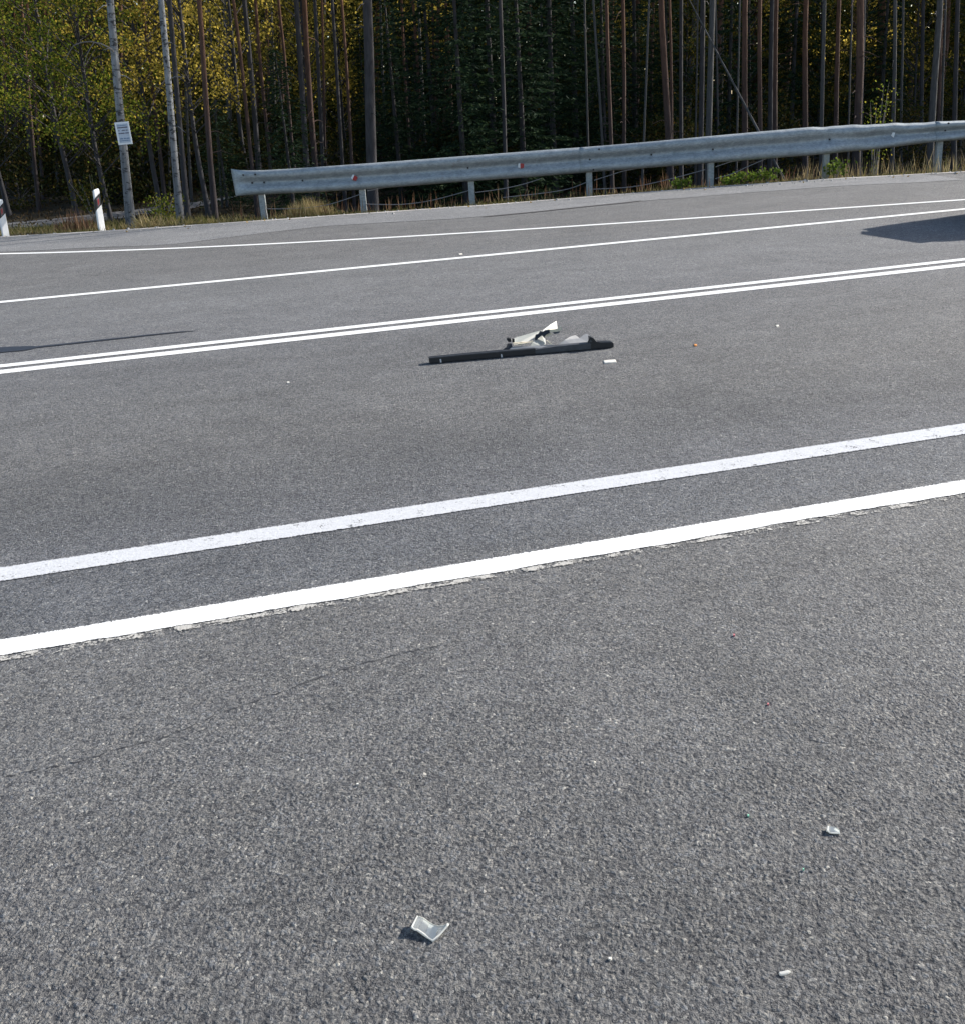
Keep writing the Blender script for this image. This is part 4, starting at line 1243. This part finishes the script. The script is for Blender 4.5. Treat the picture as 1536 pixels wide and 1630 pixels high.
# thin it out high up on the left, where the sky glints through
gap = (C[:, 0] < -8) & (C[:, 0] > -27) & (C[:, 2] > 6.0)
C = np.concatenate([C, cloud_pts(30000, -9, 50, 54, 66, -1, 9)])
gap = (C[:, 0] < -8) & (C[:, 0] > -27) & (C[:, 2] > 6.0)
keep = ~gap | (rng.random(len(C)) < np.clip(1.0 - (C[:, 2] - 6.0) / 6.5, .12, 1))
C = C[keep]
tag(link('distant_wood', leaves('distant_wood', C, rng.uniform(.22, .5, len(C)), .24, M['leaf_mixed'])), kind='stuff')
C = cloud_pts(80000, -75, 80, 72, 100, -1, 22)
gap = (C[:, 0] < -12) & (C[:, 0] > -40) & (C[:, 2] > 8.0)
C = C[~gap | (rng.random(len(C)) < np.clip(1.0 - (C[:, 2] - 8.0) / 8, .1, 1))]
tag(link('distant_wood', leaves('distant_wood', C, rng.uniform(.6, 1.3, len(C)), .7, M['leaf_mixed'])), kind='stuff')
def clumps(spec, per, leaf):
    out = []
    for px, py, D, r in spec:
        p = at(px, py, D)
        out.append(np.array(p) + rng.normal(size=(per, 3)) * [r, r * .8, r * .6])
    return np.concatenate(out)
sp = [(random.uniform(200, 600), random.uniform(-60, 150), random.uniform(43, 52), random.uniform(.6, 1.2)) for _ in range(46)]
sp += [(random.uniform(640, 740), random.uniform(-30, 90), random.uniform(44, 52), random.uniform(.5, .9)) for _ in range(8)]
sp += [(random.uniform(930, 1020), random.uniform(-20, 60), random.uniform(40, 50), random.uniform(.4, .7)) for _ in range(6)]
sp += [(random.uniform(1230, 1540), random.uniform(-20, 130), random.uniform(38, 50), random.uniform(.4, .9)) for _ in range(11)]
C = clumps(sp, 320, .1)
tag(link('autumn_foliage', leaves('autumn_foliage', C, rng.uniform(.08, .17, len(C)), .10, M['leaf_yellow'])), kind='stuff')

# ------------------------------------------------------------------ verge
def blades(x, y, h, lean=.35, w=.006, z=None):
    T = np.stack([rng.normal(size=len(x)) * lean, rng.normal(size=len(x)) * lean, np.ones(len(x))], 1)
    T = unit(T)
    zz = ground_z(x, y) if z is None else z
    C = np.stack([x, y, zz], 1) + T * (h * .46)[:, None]
    return leaf_arrays(C, h, w, T, 0.02)
def verge(name, n, x0, x1, d0, d1, h0, h1, mat, dens=None, w=.007, lean=.35):
    x = rng.uniform(x0, x1, n)
    if dens is not None: x = x[rng.random(n) < dens(x)]
    y = edge_y(x) + d0 + (d1 - d0) * rng.random(len(x)) ** 1.4
    h = rng.uniform(h0, h1, len(x)) * (0.6 + 0.4 * np.abs(np.sin(x * 2.1) * np.sin(x * 5.3 + 1)))
    V, Q_ = blades(x, y, h, lean, w)
    tag(link(name, np_mesh(name, V, Q_, mat)), kind='stuff')
patchy = lambda x: np.clip(.55 + .45 * np.sin(x * 1.7 + 1.5 * np.sin(x * .9)), .12, 1)
verge('short_grass', 15000, -12, 13, .10, .75, .03, .13, M['grass'], patchy)
verge('verge_grass', 9000, -12, 13, .25, 2.2, .07, .26, M['straw'], lambda x: np.where(x > 6, .45, np.where(x < -4, .55, .22)))
verge('tall_grass', 480, 6.2, 13, .3, 1.4, .28, .62, M['straw'], None, .009, .22)
verge('seed_stalks', 260, -4, 6.5, .3, 1.1, .22, .5, M['rust_weed'], None, .012, .15)
verge('rough_grass', 7000, -14, -3.8, .8, 5.0, .08, .35, M['grass'], None, .010, .5)
verge('forest_floor_litter', 16000, -16, 22, 2.5, 16, .05, .22, M['litter'], None, .03, .8)

def clump(name, label, px, py, D, r, n, h0, h1, mat, w=.008, lean=.3):
    p = at(px, py, D)
    x = p.x + rng.normal(size=n) * r
    y = D + rng.normal(size=n) * r * .6
    y = np.maximum(y, edge_y(x) + .12)
    h = rng.uniform(h0, h1, n) * np.exp(-((x - p.x) / (r * 2)) ** 2)
    V, Q_ = blades(x, y, h, lean, w)
    o = Vector((p.x, D, gz(p.x, D)))
    ob = link(name, np_mesh(name, V - np.array(o), Q_, mat))
    ob.location = o
    tag(ob, label, 'grass clump')
clump('grass_clump', 'bushy clump of dry straw grass between the first and second guardrail posts', 492, 330, 19.75, .26, 900, .15, .42, M['straw'])
clump('grass_clump', 'rusty dead weed stalks on the verge left of the right marker post', 122, 355, 19.7, .22, 240, .15, .52, M['rust_weed'], .014, .25)
clump('grass_clump', 'bent straw stalks at the foot of the birch carrying the notice', 235, 352, 19.5, .2, 130, .15, .42, M['straw'], .012, .8)

# pebbles along the rim of the asphalt
mb = MB()
for i in range(1500):
    x = random.uniform(-9, 11) if i < 1100 else random.uniform(4.5, 11)
    y = float(edge_y(x)) + random.uniform(-.05, .45) * (1 if random.random() < .9 else -1.2)
    z = 0.0 if y < float(edge_y(x)) else gz(x, y)
    r = random.uniform(.006, .022) * (1.5 if random.random() < .1 else 1)
    P = [Vector((random.uniform(.7, 1.2) * r * math.cos(k * 1.257), random.uniform(.7, 1.2) * r * math.sin(k * 1.257), 0)) for k in range(5)]
    o = Vector((x, y, z + .004))
    mb.add([p + o for p in P] + [p * .55 + o + Vector((0, 0, r * .9)) for p in P], [(j, (j + 1) % 5, 5 + (j + 1) % 5, 5 + j) for j in range(5)] + [(5, 6, 7, 8, 9)])
tag(mb.build('gravel', M['stone']), kind='stuff')

# fallen leaves on the verge and along the rim
n = 900
x = rng.uniform(-10, 11, n)
d = np.abs(rng.normal(size=n)) * .5 + .02
y = edge_y(x) + d
n2 = 40
x = np.concatenate([x, rng.uniform(-8, 9, n2)]); y = np.concatenate([y, edge_y(x[n:]) - np.abs(rng.normal(size=n2)) * .35])
z = np.where(y > edge_y(x), ground_z(x, y), .006) + .012
C = np.stack([x, y, z], 1)
T = rng.normal(size=(len(C), 3)) * [1, 1, .15]
tag(link('fallen_leaves', leaves('fallen_leaves', C, rng.uniform(.03, .06, len(C)), .035, M['fallen'], T, .1)), kind='stuff')
